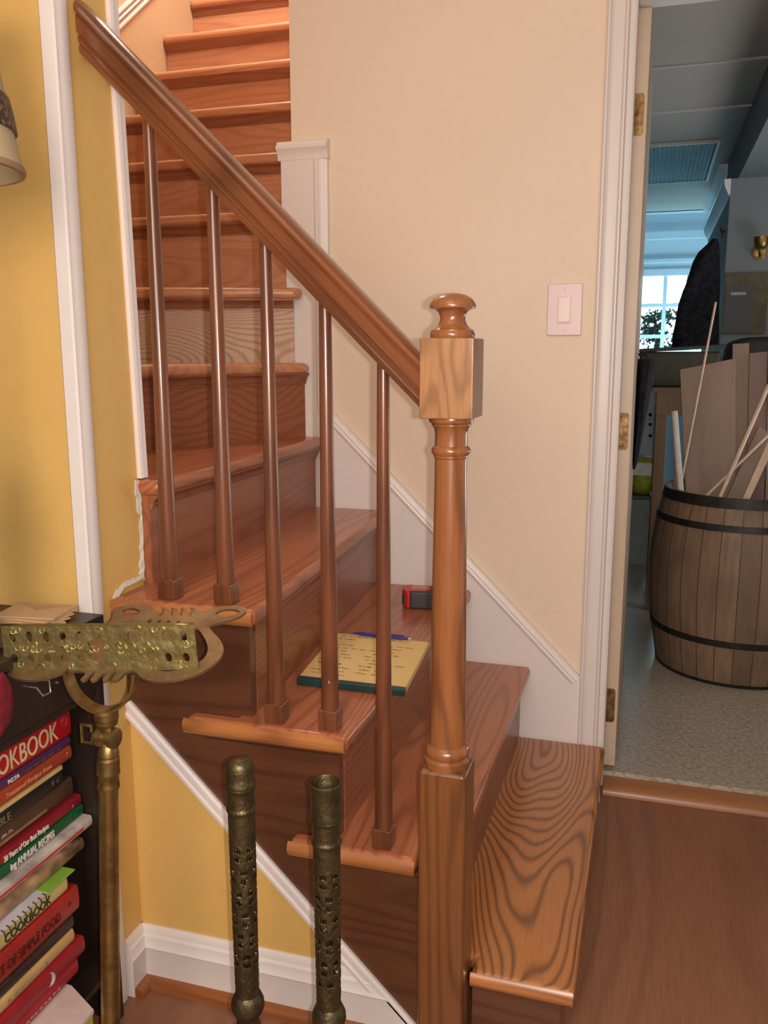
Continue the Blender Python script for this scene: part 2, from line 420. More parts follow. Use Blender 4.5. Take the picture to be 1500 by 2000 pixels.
# straight flight along the cream wall
tread(1, [(-.07, YB), (-.07, -1.0), (-.25, -1.0), (-.25, -.962), (-.335, -.962), (-.335, YB)], M['tread_bold'], 'bottom tread with bold dark cathedral grain')
tread(2, [(-.28, YB), (-.28, -.962), (-.345, -.962), (-.345, -1.025), (-.58, -1.025), (-.58, -.991), (-.52, -.991), (-.52, YB)], M['tread'])
tread(3, [(-.45, YB), (-.468, -1.026), (-.78, -1.026), (-.78, -.991), (-.69, -.991), (-.76, YB)], M['tread'])
tread(4, [(-.70, YB), (-.634, -1.026), (-.918, -1.026), (-.918, -.914), (-.935, -.91), (-.935, YB)], M['tread'])
riser(1, (-.096, -.98), (-.096, YB), M['riser'], cove=False)
riser(2, (-.306, -.962), (-.306, YB), M['riser'])
riser(3, (-.493, -.967), (-.476, YB), M['riser'])
riser(4, (-.6605, -.967), (-.726, YB), M['riser'])
# front nosing strips across the open ends
for n, x0, x1 in ((1, -.25, -.073), (2, -.58, -.345), (3, -.78, -.47), (4, -.916, -.637)):
    y = -1.0 if n == 1 else -1.026
    b = B(); prism(b, [(y - .001, TZ[n] - TH + .001), (y - .006, TZ[n] - TH + .006), (y - .0085, TZ[n] - TH / 2), (y - .006, TZ[n] - .006), (y - .001, TZ[n] - .001)], 'X', x0, x1)
    obj('nosing_strip', b, M['nosing'], st, smooth=60)
# dark panelled stringer below the steps
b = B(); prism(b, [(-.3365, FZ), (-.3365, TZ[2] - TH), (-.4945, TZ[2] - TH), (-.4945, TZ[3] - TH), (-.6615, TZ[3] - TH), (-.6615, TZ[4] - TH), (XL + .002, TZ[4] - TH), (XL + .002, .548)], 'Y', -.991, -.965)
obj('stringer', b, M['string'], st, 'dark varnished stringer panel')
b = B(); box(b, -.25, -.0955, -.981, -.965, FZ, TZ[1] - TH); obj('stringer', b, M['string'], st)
for n, x0, x1 in ((2, -.56, -.34), (3, -.76, -.49)):
    b = B(); prism(b, [(-.991, TZ[n] - TH), (-1.012, TZ[n] - TH), (-1.008, TZ[n] - TH - .01), (-.997, TZ[n] - TH - .02), (-.991, TZ[n] - TH - .022)], 'X', x0, x1); obj('cove_molding', b, M['string'], st, smooth=40)
# winders
yS = -.9145
tread(5, [(-.885, -.022), (-.865, -.93), (-.908, -.93), (-.93, yS), (-1.456, yS), (-.962, YB - .004)], M['tread'], bev=.013)
riser(5, (-.899, -.916), (-.912, -.019), M['riser'])
tread(6, [(-.918, -.028), (-.935, -.06), (-1.41, yS), (-1.895, yS), (-1.895, -.37), (-.985, -.028)], M['tread_x'], bev=.013)
riser(6, (-1.45, yS), (-.94, -.02), M['riser'])
tread(7, [(-.935, -.028), (-.943, -.062), (-1.895, -.40), (-1.895, .0), (-1.0, .03), (-1.0, -.028)], M['tread_x'], bev=.013)
riser(7, (-1.895, -.37), (-.967, -.027), M['riser_bare'], 'bare grey-brown riser without varnish')
tread(8, [(-.988, -.035), (-1.895, -.035), (-1.895, .235), (-.977, .235), (-.977, .0), (-.988, -.02)], M['tread_x'], bev=.013)
riser(8, (-1.895, -.008), (-.99, -.02), M['riser_x'])
ys = {9: .205, 10: .445, 11: .69, 12: .93, 13: 1.16, 14: 1.4}
for n in range(9, 15):
    y = ys[n]
    tread(n, [(-1.898, y), (-1.898, y + .29), (-.977, y + .29), (-.977, y)], M['tread_x'], bev=.013)
    riser(n, (-1.898, y + .027), (-.977, y + .027), M['riser_x'])

# ================================================================== RAILING
rg = thing('stair_railing', 'varnished wooden stair railing with square newel and tapered round balusters', 'railing', (-.295, -1.008, FZ))
NX, NY = -.295, -1.008
b = B(); lathe(b, [(.038, .515), (.0385, .52), (.0385, .528), (.034, .532), (.037, .537), (.0375, .543), (.035, .549), (.0305, .553), (.0305, .57), (.0285, .75), (.0262, .95), (.0255, 1.02), (.0255, 1.031), (.0275, 1.033), (.0275, 1.036),
    (.0305, 1.04), (.031, 1.045), (.029, 1.049), (.026, 1.051), (.0255, 1.07), (.027, 1.078), (.031, 1.083), (.031, 1.085), (.0345, 1.088), (.0355, 1.092), (.0345, 1.097)], (NX, NY, 0), 40)
nw = obj('newel_post', b, M['newel'], rg, smooth=35)
b = B(); box(b, NX - .0415, NX + .0415, NY - .0415, NY + .0415, 1.095, 1.216); obj('upper_block', b, M['newel_block'], nw, 'pale square block of the newel', bevel=.002)
b = B(); box(b, NX - .0405, NX + .0405, NY - .0405, NY + .0405, FZ, .517); obj('lower_block', b, M['newel_low_shaded'], nw, bevel=.008, seg=2)
b = B(); lathe(b, [(.033, 1.216), (.0345, 1.219), (.0345, 1.2235), (.0325, 1.2265), (.0325, 1.228), (.0285, 1.2305), (.0225, 1.236), (.0195, 1.243), (.0193, 1.249), (.0222, 1.255), (.0285, 1.2595), (.0345, 1.2605), (.0358, 1.2635), (.0345, 1.268), (.030, 1.2745), (.0215, 1.280), (.011, 1.283), (.0005, 1.2838)], (NX, NY, 0), 40)
obj('finial', b, M['newel'], nw, 'mushroom shaped turned finial', smooth=50)
RY = -1.003
def rail_z(x): return 1.683 - (x - XL) * .985
prof = [(.014, -.006), (.0195, -.004), (.0205, .003), (.018, .0065), (.0175, .008), (.0215, .011), (.022, .0175), (.0195, .0205), (.0195, .022), (.0245, .026), (.025, .049), (.023, .0515), (.0235, .053), (.0275, .056), (.0285, .0615), (.0265, .068), (.021, .0735), (.013, .0765), (.005, .0775)]
full = prof + [(-u, v) for u, v in reversed(prof)]
b = B(); rings = []
for i in range(13):
    x = XL + .001 + (NX - .0425 - XL) * i / 12
    rings.append([Vector((x, RY + u, rail_z(x) + w)) for u, w in full])
loft(b, rings); obj('handrail', b, M['rail'], rg, smooth=24)
for px, n in ((-.815, 4), (-.703, 4), (-.611, 3), (-.509, 3), (-.411, 2)):
    y = -.992; z0 = TZ[n]; zt = rail_z(px) + .006
    h = zt - z0
    b = B(); lathe(b, [(.0158 - .0057 * t - .0004 * math.sin(PI * t), z0 + .034 + (h - .034) * t) for t in [i / 10 for i in range(11)]], (px, y, 0), 20)
    ba = obj('baluster', b, M['baluster'], rg, smooth=50)
    b = B(); box(b, px - .0175, px + .0175, y - .0175, y + .0175, z0, z0 + .037); obj('base_block', b, M['baluster'], ba, bevel=.003)
    if abs(px + .509) < .01:
        b = B(); p = at(641, 1328, Y=y - .0142)
        obox(b, p, Vector((.35, 0, -.94)), Vector((.94, 0, .35)), (0, 1, 0), .006, .0008, .0006); obj('paint_chip', b, M['white'], ba, 'small white paint chip')

# ================================================================== LIGHT SWITCH
c = at(1103, 605, Y=0)
sw = thing('light_switch', 'pale plastic light switch plate on the cream wall beside the doorway', 'switch', (c.x, -.0005, c.z))
b = B(); box(b, c.x - .0445, c.x + .0445, -.007, -.0005, c.z - .066, c.z + .066); obj('wall_plate', b, M['plate'], sw, bevel=.004, seg=3)
b = B(); box(b, c.x - .0185, c.x + .0165, -.009, -.006, c.z - .035, c.z + .034); obj('rocker_frame', b, M['plate'], sw, bevel=.001)
b = B(); prism(b, [(-.007, c.z - .0315), (-.0135, c.z - .0315), (-.0105, c.z + .002), (-.011, c.z + .0305), (-.007, c.z + .0305)], 'X', c.x - .0155, c.x + .0135); obj('rocker', b, M['rocker'], sw, bevel=.001)
for s in (-1, 1):
    b = B(); lathe(b, [(.0032, 0), (.003, .0015), (.001, .002)], (c.x - .001, -.007, c.z + s * .052), 12, (0, -1, 0)); obj('screw', b, M['plate'], sw, smooth=40)
# ================================================================== LIGHT
w = bpy.data.worlds.new('world'); S.world = w; w.use_nodes = True
nt = w.node_tree; bg = nt.nodes['Background']
tc = nt.nodes.new('ShaderNodeTexCoord'); sx = nt.nodes.new('ShaderNodeSeparateXYZ'); nt.links.new(tc.outputs['Generated'], sx.inputs[0])
rp = nt.nodes.new('ShaderNodeValToRGB'); nt.links.new(sx.outputs['Y'], rp.inputs[0])
rp.color_ramp.elements[0].position = .25; rp.color_ramp.elements[0].color = (.16, .14, .12, 1)
rp.color_ramp.elements[1].position = .6; rp.color_ramp.elements[1].color = (3.2, 4.6, 4.8, 1)
nt.links.new(rp.outputs[0], bg.inputs['Color']); bg.inputs['Strength'].default_value = 1

def area(name, loc, tgt, size, power, col, spread=None):
    l = bpy.data.lights.new(name, 'AREA'); l.shape = 'DISK'; l.size = size; l.energy = power; l.color = col
    if spread: l.spread = spread
    o = bpy.data.objects.new(name, l); COL.objects.link(o); o.location = loc
    o.rotation_euler = (Vector(tgt) - Vector(loc)).to_track_quat('-Z', 'Y').to_euler()
    return o
area('phone_flash', CAM + RIGHT * .028, CAM + FWD, .012, 12.5, (1, .93, .89))
area('room_lamp', (-.18, -3.5, 1.8), (-.4, 0, 1.1), 1.0, 30, (1, .82, .66))
area('room_bounce', (.6, -4.4, 1.7), (-.2, 0, 1.0), 2.6, 30, (1, .90, .80))
area('ceiling_bounce', (-.6, -2.2, 3.3), (-.5, -.6, 0), 1.6, 12, (1, .86, .74))
area('stairwell_fill', (-1.45, .6, 3.3), (-1.45, .7, 1.9), .6, 20, (1, .85, .72))  # added fill without a fixture, brightens the upper steps
area('sunroom_daylight', (.35, 5.6, .9), (.0, 5.4, 2.4), .9, 26, (.42, .80, 1))
area('back_room_fill', (1.2, 1.0, 1.9), (.4, 1.8, .8), .8, 4.0, (1, .92, .86))
area('shop_ceiling_bounce', (1.3, 1.3, .7), (.3, 1.4, 2.25), 1.0, 15, (1, .98, .97))
try:
    S.view_settings.view_transform = 'Standard'
    S.view_settings.look = 'None'
except Exception: pass
# ================================================================== THINGS ON THE STAIRS
M['pad_paper'] = paint('yellow_legal_paper', (226, 196, 132), .7, .03, .03)
M['teal'] = plain('dark_teal_binding', (20, 58, 58), .4)
M['ink'] = plain('dark_ink', (44, 40, 44), .6)
M['pen'] = plain('purple_blue_pen', (58, 48, 128), .25)
M['red_plastic'] = plain('red_plastic', (196, 44, 40), .35)
M['rubber'] = plain('dark_grey_rubber', (62, 60, 64), .6)
M['label_grey'] = plain('pale_label', (190, 150, 142), .4)

def scribble(name, parent, org, xd, yd, length, h, mat, rnd, words=4, wdt=.0006, up=None):
    """a line of illegible handwriting as thin raised strokes"""
    xd, yd = Vector(xd).normalized(), Vector(yd).normalized(); zd = xd.cross(yd) * .0004; org = Vector(org)
    b = B(); x = 0
    for _ in range(words):
        n = rnd.randint(4, 8); wl = length / words * rnd.uniform(.5, .9); prev = None
        for i in range(n * 2 + 1):
            p = org + xd * (x + wl * i / (n * 2)) + yd * (h * (rnd.uniform(.1, 1) if i % 2 else rnd.uniform(-.3, .25))) + zd
            a, c = p - yd * wdt - xd * wdt * .5, p + yd * wdt + xd * wdt * .5
            cur = (b.verts.new(a), b.verts.new(c))
            if prev: b.faces.new((prev[0], cur[0], cur[1], prev[1]))
            prev = cur
        x += length / words
    return b

pz = TZ[3]
bl, br, fr_, fl = at(655, 1236, Z=pz + .014), at(838, 1254, Z=pz + .014), at(790, 1347, Z=pz + .014), at(581, 1324, Z=pz + .014)
pad = thing('legal_pad', 'yellow legal pad covered in handwriting lying on the third step', 'notepad', (bl + fr_) / 2 - Vector((0, 0, .014)))
def quadprism(b, pts, z0, z1):
    prism(b, [(p.x, p.y) for p in pts], 'Z', z0, z1)
b = B(); quadprism(b, [bl, br, fr_, fl], pz + .001, pz + .014); obj('paper_block', b, M['pad_paper'], pad, bevel=.0008)
def P2(u, v): return (bl * (1 - u) + br * u) * (1 - v) + (fl * (1 - u) + fr_ * u) * v
o0 = (fl - bl).normalized() * .004
b = B(); quadprism(b, [P2(-.004, .955), P2(1.004, .955), P2(1.004, 1.0) + o0, P2(-.004, 1.0) + o0], pz + .0006, pz + .0152); obj('binding', b, M['teal'], pad, 'dark teal binding strip', bevel=.002)
rnd = random.Random(11); hb = B()
xd, yd = (br - bl).normalized(), (bl - fl).normalized()
for i in range(13):
    v = .06 + i * .068
    for u0, u1 in ((.08, .45), (.5, .9)):
        if rnd.random() < .2: continue
        q = P2(u0 + rnd.uniform(-.05, .05), v); q.z = pz + .0146
        t = scribble('x', None, q, xd, yd, (u1 - u0) * (br - bl).length * rnd.uniform(.5, .95), rnd.uniform(.003, .006), None, rnd, rnd.randint(2, 4), .0008)
        me = bpy.data.meshes.new('t'); t.to_mesh(me); t.free(); hb.from_mesh(me); bpy.data.meshes.remove(me)
obj('handwritten_lettering', hb, M['ink'], pad, 'dark handwritten notes')
p0_, p1_ = at(688, 1236, Z=pz + .02), at(797, 1247.5, Z=pz + .02)
pn = thing('pen', 'purple blue ballpoint pen lying along the back edge of the legal pad', 'pen', (p0_ + p1_) / 2 - Vector((0, 0, .005)))
d = (p1_ - p0_); L_ = d.length
b = B(); lathe(b, [(.0008, 0), (.0022, .008), (.0045, .02), (.0048, L_ * .55), (.0045, L_ * .9), (.0035, L_ * .93), (.0035, L_)], p0_, 14, d); pb = obj('barrel', b, M['pen'], pn, smooth=40)
b = B(); lathe(b, [(.0051, L_ * .52), (.0051, L_ * .55)], p0_, 14, d); obj('band', b, M['steel'], pn, smooth=40)
b = B(); lathe(b, [(.0025, L_), (.0025, L_ + .006), (.0015, L_ + .008)], p0_, 12, d); obj('push_button', b, M['steel'], pn, smooth=40)
b = B(); dn = d.normalized(); obox(b, p0_ + dn * L_ * .78 + Vector((0, 0, .0062)), dn, dn.cross(Vector((0, 0, 1))), (0, 0, 1), .02, .0018, .0006); obj('clip', b, M['pen'], pn)

A = at(797, 1189, Z=pz + .001); e1 = (at(838, 1191, Z=pz + .001) - A); e1.z = 0; e1.normalize(); e2 = Vector((-e1.y, e1.x, 0))
tm = thing('tape_measure', 'red and dark grey tape measure on the third step beside the skirting', 'tape measure', A + e1 * .04 + e2 * .035 - Vector((0, 0, .001)))
def TP(u, v): q = A + e1 * u + e2 * v; return (q.x, q.y)
z0 = pz + .0005; H_ = .046
b = B(); prism(b, [TP(*q) for q in ((.006, 0), (.078, .004), (.084, .012), (.084, .062), (.076, .072), (.02, .074), (.004, .07), (.002, .006))], 'Z', z0, z0 + H_); obj('rubber_grip', b, M['rubber'], tm, 'dark grey rubber side', bevel=.006, seg=3)
b = B(); prism(b, [TP(*q) for q in ((-.006, .002), (.004, -.001), (.008, .074), (-.018, .07), (-.022, .06), (-.018, .02))], 'Z', z0 + .0005, z0 + H_ + .0005); obj('shell', b, M['red_plastic'], tm, 'red plastic shell end', bevel=.005, seg=3)
b = B(); prism(b, [TP(*q) for q in ((-.004, .012), (.05, .014), (.055, .03), (.05, .058), (-.002, .06))], 'Z', z0 + H_ - .004, z0 + H_ + .0025); obj('shell_top', b, M['red_plastic'], tm, 'red top inset', bevel=.002)
b = B(); prism(b, [TP(*q) for q in ((.006, .02), (.045, .022), (.046, .05), (.006, .052))], 'Z', z0 + H_ + .0022, z0 + H_ + .0032); obj('sticker', b, M['label_grey'], tm, 'pale sticker')
u_ = (Vector((*TP(-.018, .02), 0)) - Vector((*TP(-.006, .002), 0))); um = u_.normalized(); nm = Vector((um.y, -um.x, 0))
cc = Vector((*TP(-.012, .011), z0 + .022)) 
if nm.dot(CAM - cc) < 0: nm = -nm
b = B(); obox(b, cc + nm * .001, um, nm, (0, 0, 1), .0065, .0025, .011); obj('lock_button', b, M['rubber'], tm, 'dark square button', bevel=.001)
b = B(); obox(b, A + e1 * .104 + e2 * .05 + Vector((0, 0, .032)), e1, e2, (0, 0, 1), .022, .009, .0015); obox(b, A + e1 * .127 + e2 * .05 + Vector((0, 0, .03)), e1, e2, (0, 0, 1), .0025, .011, .009); obj('tape_tip', b, M['red_plastic'], tm, bevel=.001)

# ================================================================== BOOKCASE AND BOOKS
YN, YF, XF, XB = -1.78, -1.092, -.898, -1.24
bc = thing('bookcase', 'black brown bookcase crammed with cookbooks against the yellow wall', 'bookcase', ((XF + XB) / 2, (YN + YF) / 2, FZ))
for y0, y1 in ((YF - .016, YF), (YN, YN + .016)):
    b = B(); box(b, XB, XF, y0, y1, FZ, .73); obj('side_panel', b, M['black_wood'], bc, bevel=.001)
b = B(); box(b, XB - .004, XF + .008, YN - .006, YF + .002, .73, .748); obj('top', b, M['black_wood'], bc, bevel=.002)
b = B(); box(b, XB, XB + .008, YN + .016, YF - .016, FZ, .73); obj('back_panel', b, M['black_wood'], bc)
for z in (.606, .06):
    b = B(); box(b, XB + .008, XF - .004, YN + .016, YF - .016, z, z + .012); obj('shelf', b, M['black_wood'], bc)
b = B(); box(b, XF - .02, XF + .002, YN + .02, YF - .019, .622, .726); dw = obj('drawer', b, M['black_wood'], bc, bevel=.0015)
b = B(); q0, q1 = at(60, 1335, X=XF + .004), at(93, 1328, X=XF + .004)
hp = [(q0.y, .686, 0), (q0.y, .686, .012), (q0.y + .006, .671, .018), (q0.y + .024, .670, .018), (q0.y + .03, .686, .012), (q0.y + .03, .686, 0)]
tube(b, [(XF + .002 + w_, y, z) for y, z, w_ in hp], .0016, 8); obj('handle', b, M['steel'], dw, 'thin bail handle', smooth=40)
b = B(); lathe(b, [(.0025, 0), (.0022, .003), (.0008, .004)], at(110, 1333, X=XF + .002), 10, (1, 0, 0)); obj('screw', b, M['steel'], dw, smooth=40)

def bookmat(nm, c, rough=.4): 
    M[nm] = plain(nm, c, rough, var=.1, scale=14); return M[nm]
M['pages'] = plain('book_pages', (214, 190, 146), .8, var=.1, scale=200)
WHITE_INK = plain('white_spine_lettering', (226, 214, 206), .5); CREAM_INK = plain('cream_spine_lettering', (224, 208, 160), .5)
BLACK_INK = plain('black_spine_lettering', (34, 30, 28), .5); DARKRED_INK = plain('dark_red_lettering', (70, 14, 16), .5); GREY_INK = plain('grey_spine_lettering', (120, 116, 110), .5)
BOOKS = thing
def book(name, label, z0, z1, yr, ln, xs, mat, depth=.2, rot=0, hard=True, cat='book', group='cookbooks stacked in the bookcase', cap=None):
    t = thing(name, label, cat, (xs, yr, z0), group)
    zc, h, r = (z0 + z1) / 2, z1 - z0 - .0012, .004 if hard else .001
    y0, y1 = yr - ln, yr
    th = .0025 if hard else .0008
    b = B()
    arc = [(xs - .004 + .004 * math.cos(a), zc + (h / 2) * math.sin(a)) for a in [PI / 2 - PI * i / 8 for i in range(9)]]
    outer = [(xs - depth, z0 + h)] + arc + [(xs - depth, z0 + .0006)]
    inner = [(xs - depth, z0 + .0006 + th), (xs - .006, z0 + .0006 + th), (xs - .006, z0 + h - th), (xs - depth, z0 + h - th)]
    prism(b, outer + inner, 'Y', y0, y1)
    obj('cover', b, mat, t, smooth=40)
    b = B(); box(b, xs - depth + .004, xs - .0065, y0 + .003, y1 - .003, z0 + .0008 + th, z0 + h - th - .0004); obj('page_block', b, M['pages'], t)
    return t
def title(t, s, yr, z, size, mat, xs, align='RIGHT', **k):
    return text_obj('spine_title', s, size, mat, t, (xs + .0006, yr, z), (0, 1, 0), (0, 0, 1), align=align, **k)
def squig(t, y0, ln, z, h, mat, xs, words=5, nm='fine_print', seed=1):
    return obj(nm, scribble('x', None, (xs + .0009, y0, z), (0, 1, 0), (0, 0, 1), ln, h, mat, random.Random(seed), words, .0004), mat, t)

XU, XW = -.945, -.90
t = book('cookbook', 'thin dark maroon book lying on top of the upper pile', .5845, .6045, -1.135, .26, XU - .012, bookmat('maroon_cover', (66, 24, 26)))
squig(t, -1.27, .08, .594, .004, GREY_INK, XU - .012, 3)
t = book('cookbook', 'thick bright red cookbook with large cream COOKBOOK lettering', .5325, .584, -1.127, .28, XU, bookmat('bright_red_cover', (186, 20, 30), .3))
title(t, 'COOKBOOK', -1.163, .556, .047, CREAM_INK, XU, sx=.72)
b = B(); cy, cz = -1.145, .566
tube(b, [(XU + .0008, cy + .0085 * math.cos(a), cz + .0095 * math.sin(a)) for a in [2 * PI * i / 20 for i in range(21)]], .0005, 6); tube(b, [(XU + .0008, cy + .005 * math.cos(a), cz + .006 * math.sin(a)) for a in [2 * PI * i / 16 for i in range(17)]], .0005, 6)
obj('emblem', b, plain('rose_emblem', (190, 80, 84), .5), t, 'small round emblem')
t = book('cookbook', 'thin purple spined book directly under the thick red cookbook', .516, .532, -1.131, .27, XU, bookmat('purple_cover', (84, 42, 84)))
title(t, 'PIZZA', -1.262, .523, .010, WHITE_INK, XU, align='RIGHT'); squig(t, -1.25, .1, .522, .005, GREY_INK, XU, 5, seed=3)
t = book('cookbook', 'orange red book with faint italic lettering above the cream and black book', .4895, .5155, -1.13, .275, XU, bookmat('orange_red_cover', (164, 66, 40)))
title(t, 'Treasured Recipes from', -1.185, .5025, .0115, plain('faint_orange_lettering', (206, 130, 100), .5), XU, shear=.3)
squig(t, -1.146, .007, .5035, .012, CREAM_INK, XU, 1, seed=4, nm='publisher_mark')
t = book('cookbook', 'black book with a cream upper edge and greenish capital letters', .4545, .482, -1.158, .26, XU, bookmat('black_cover', (30, 28, 26)))
b = B(); box(b, XU - .19, XU - .001, -1.418, -1.156, .4822, .489); obj('cream_edge', b, plain('cream_board', (212, 180, 116), .6), t, 'cream coloured board edge')
title(t, 'BLE', -1.288, .467, .019, plain('olive_lettering', (120, 112, 62), .5), XU); squig(t, -1.19, .022, .468, .012, GREY_INK, XU, 2, seed=5)
t = book('cookbook', 'mottled brown book in the middle of the upper pile', .4175, .454, -1.128, .27, XU - .004, bookmat('mottled_brown_cover', (78, 54, 40)))
b = B(); box(b, XU - .0045, XU - .0032, -1.38, -1.2, .426, .431); obj('spine_band', b, plain('tan_band', (142, 104, 66), .5), t); squig(t, -1.31, .03, .437, .006, WHITE_INK, XU - .004, 2, seed=6)
t = book('cookbook', 'dark red book lettered 30 Years of Our Best Recipes', .3965, .417, -1.118, .28, XU + .004, bookmat('dark_red_cover', (134, 26, 36)))
title(t, '30 Years of Our Best Recipes', -1.208, .405, .0145, WHITE_INK, XU + .004, sx=.62)
squig(t, -1.146, .006, .4055, .01, WHITE_INK, XU + .004, 1, seed=8, nm='publisher_mark')
t = book('cookbook', 'green book lettered ANNUAL RECIPES in white capitals', .3755, .396, -1.116, .285, XU + .006, bookmat('green_cover', (18, 84, 48)))
title(t, 'ing ANNUAL RECIPES', -1.198, .3855, .0165, WHITE_INK, XU + .006, sx=.70, bold=.0004)
squig(t, -1.144, .006, .385, .01, GREY_INK, XU + .006, 1, seed=9, nm='publisher_mark')
t = book('magazine', 'white and grey magazine sticking out below the green book', .354, .375, -1.112, .28, XU + .02, plain('pale_magazine_cover', (196, 184, 176), .35, var=.3, scale=18), hard=False, cat='magazine')
b = B(); box(b, XU + .0195, XU + .0212, -1.39, -1.14, .362, .3655); obj('red_stripe', b, M['red_plastic'], t)
t = book('magazine', 'coloured magazine with a pale food photo below the white magazine', .331, .3535, -1.15, .27, XU + .028, plain('photo_magazine_cover', (150, 120, 88), .35, var=.8, scale=22), hard=False, cat='magazine')
t = book('cookbook', 'spiral cookbook with lime green and white cover and black COOKBOOK lettering', .299, .328, -1.222, .3, XW, bookmat('straw_spine_cover', (196, 178, 112)))
b = B(); box(b, XW - .2, XW + .004, -1.275, -1.205, .3275, .3305); obj('green_flap', b, plain('lime_green_card', (128, 172, 62), .4), t, 'lime green cover band', bevel=.001)
b = B(); box(b, XW - .2, XW + .001, -1.53, -1.275, .3275, .3295); obj('white_panel', b, plain('lavender_white_card', (196, 190, 196), .5), t, 'white cover panel')
title(t, 'COOKBOOK', -1.266, .3125, .020, BLACK_INK, XW, sx=.92, bold=.0003)
b = B()
for i in range(16): tube(b, [(XW - .003, -1.28 - i * .012, .331), (XW + .003, -1.28 - i * .012, .329), (XW + .004, -1.28 - i * .012, .322)], .0012, 6)
obj('spiral_binding', b, plain('dark_wire', (60, 52, 46), .4), t)
t = book('cookbook', 'thick red cookbook lettered OF SIMPLE FOOD', .2515, .2985, -1.2, .3, XW + .004, bookmat('brick_red_cover', (158, 36, 32)))
title(t, 'ART OF SIMPLE FOOD', -1.25, .272, .023, DARKRED_INK, XW + .004, sx=.72)
b = B(); lathe(b, [(.004, 0), (.0035, .0008), (.0005, .001)], (XW + .004, -1.226, .278), 14, (1, 0, 0)); obj('emblem', b, DARKRED_INK, t)
t = book('cookbook', 'plain blackish book under the red OF SIMPLE FOOD book', .2235, .251, -1.213, .28, XW, bookmat('blackish_plum_cover', (46, 28, 32)))
b = B(); box(b, XW - .001, XW + .0006, -1.49, -1.216, .245, .246); obj('gilt_line', b, M['brass'], t)
t = book('cookbook', 'cream book with faint slanted grey lettering under the blackish book', .1985, .223, -1.214, .28, XW, bookmat('cream_cover', (196, 160, 104)))
squig(t, -1.38, .1, .208, .008, GREY_INK, XW, 7, seed=12)
t = book('cookbook', 'dark red book with a pale curved ornament near the bottom of the pile', .166, .198, -1.196, .3, XW + .006, bookmat('wine_red_cover', (150, 26, 38)))
b = B(); pts = []
for i in range(9):
    a = -1.9 + i * .42; pts.append((XW + .007, -1.29 + .009 * math.cos(a), .183 + .011 * math.sin(a)))
tube(b, pts, [.0006, .0015, .0026, .0034, .0036, .0032, .0024, .0014, .0006], 8); obj('ornament', b, plain('silver_ornament', (170, 150, 148), .4), t, 'pale curved ornament')
t = book('cookbook', 'red book with tiny white lettering, lowest of the red books', .136, .1655, -1.212, .29, XW + .002, bookmat('crimson_cover', (160, 24, 44)))
squig(t, -1.36, .1, .146, .005, WHITE_INK, XW + .002, 9, seed=14)
# white notepad sticking out at the bottom
pw = [at(140, 1925, Z=.131), at(183, 1972, Z=.131), at(120, 2050, Z=.131), at(60, 2020, Z=.131)]
t = thing('notepad', 'white notepad with a yellow edge sticking out below the books', 'notepad', (pw[0].x, pw[0].y, .072))
b = B(); prism(b, [(p.x, p.y) for p in pw] + [(-1.1, -1.45), (-1.1, -1.22)], 'Z', .124, .131); obj('top_sheet', b, plain('white_paper', (206, 184, 178), .7), t)
b = B(); prism(b, [(p.x - .003, p.y) for p in pw] + [(-1.1, -1.45), (-1.1, -1.22)], 'Z', .072, .1238); obj('page_stack', b, plain('yellow_edged_paper', (196, 178, 70), .6), t, 'yellow edged page stack')

# things on and at the top of the bookcase
b = B(); a0 = [at(0, 1336, Z=.613), at(30, 1337, Z=.613), at(50, 1343, Z=.613), at(66, 1352, Z=.613), at(30, 1363, Z=.613), at(0, 1373, Z=.613)]
vs_ = [b.verts.new(p) for p in a0] + [b.verts.new((XF - .1, a0[0].y - .02, .62))]
vs_[3].co.z += .0
b.faces.new(vs_)
pp_ = obj('loose_paper', b, M['pad_paper'], None); tag(pp_, 'curled yellow sheet sticking out above the red cookbook', 'paper'); pp_.modifiers.new('thick', 'SOLIDIFY').thickness = .001
M['pink_paper'] = paint('pinkish_envelope_paper', (206, 170, 132), .7, .05, .03)
for i in range(5):
    z = .749 + i * .0022; q = at(28 + i * 26, 1214, X=-.96)
    t = thing('envelope', ['flat buff envelope at the bottom of the fanned papers', 'buff envelope, second from the bottom of the fanned papers', 'buff envelope in the middle of the fanned papers', 'buff envelope, second from the top of the fanned papers', 'buff envelope on top of the fanned papers'][i], 'envelope', (-.985, -1.16 + i * .004, z), 'papers fanned out on the bookcase')
    b = B(); a = -.5 + i * .16; c_ = Vector((-.985, -1.165 + i * .005, z + .0012 + i * .0006))
    ux, uy = Vector((math.cos(a), math.sin(a), 0)), Vector((-math.sin(a), math.cos(a), 0)); uz = Vector((0, 0, 1))
    obox(b, c_, ux, uy, uz, .055, .04, .0010); body = obj('envelope_body', b, M['pink_paper'], t)
    b = B(); vs_ = [b.verts.new(c_ + ux * sx_ * .053 + uy * sy_ * .038 + uz * .0012) for sx_, sy_ in ((-1, 1), (1, 1), (0, 0))]; b.faces.new(vs_); obj('flap', b, plain('envelope_flap', (190, 150, 116), .7), t)
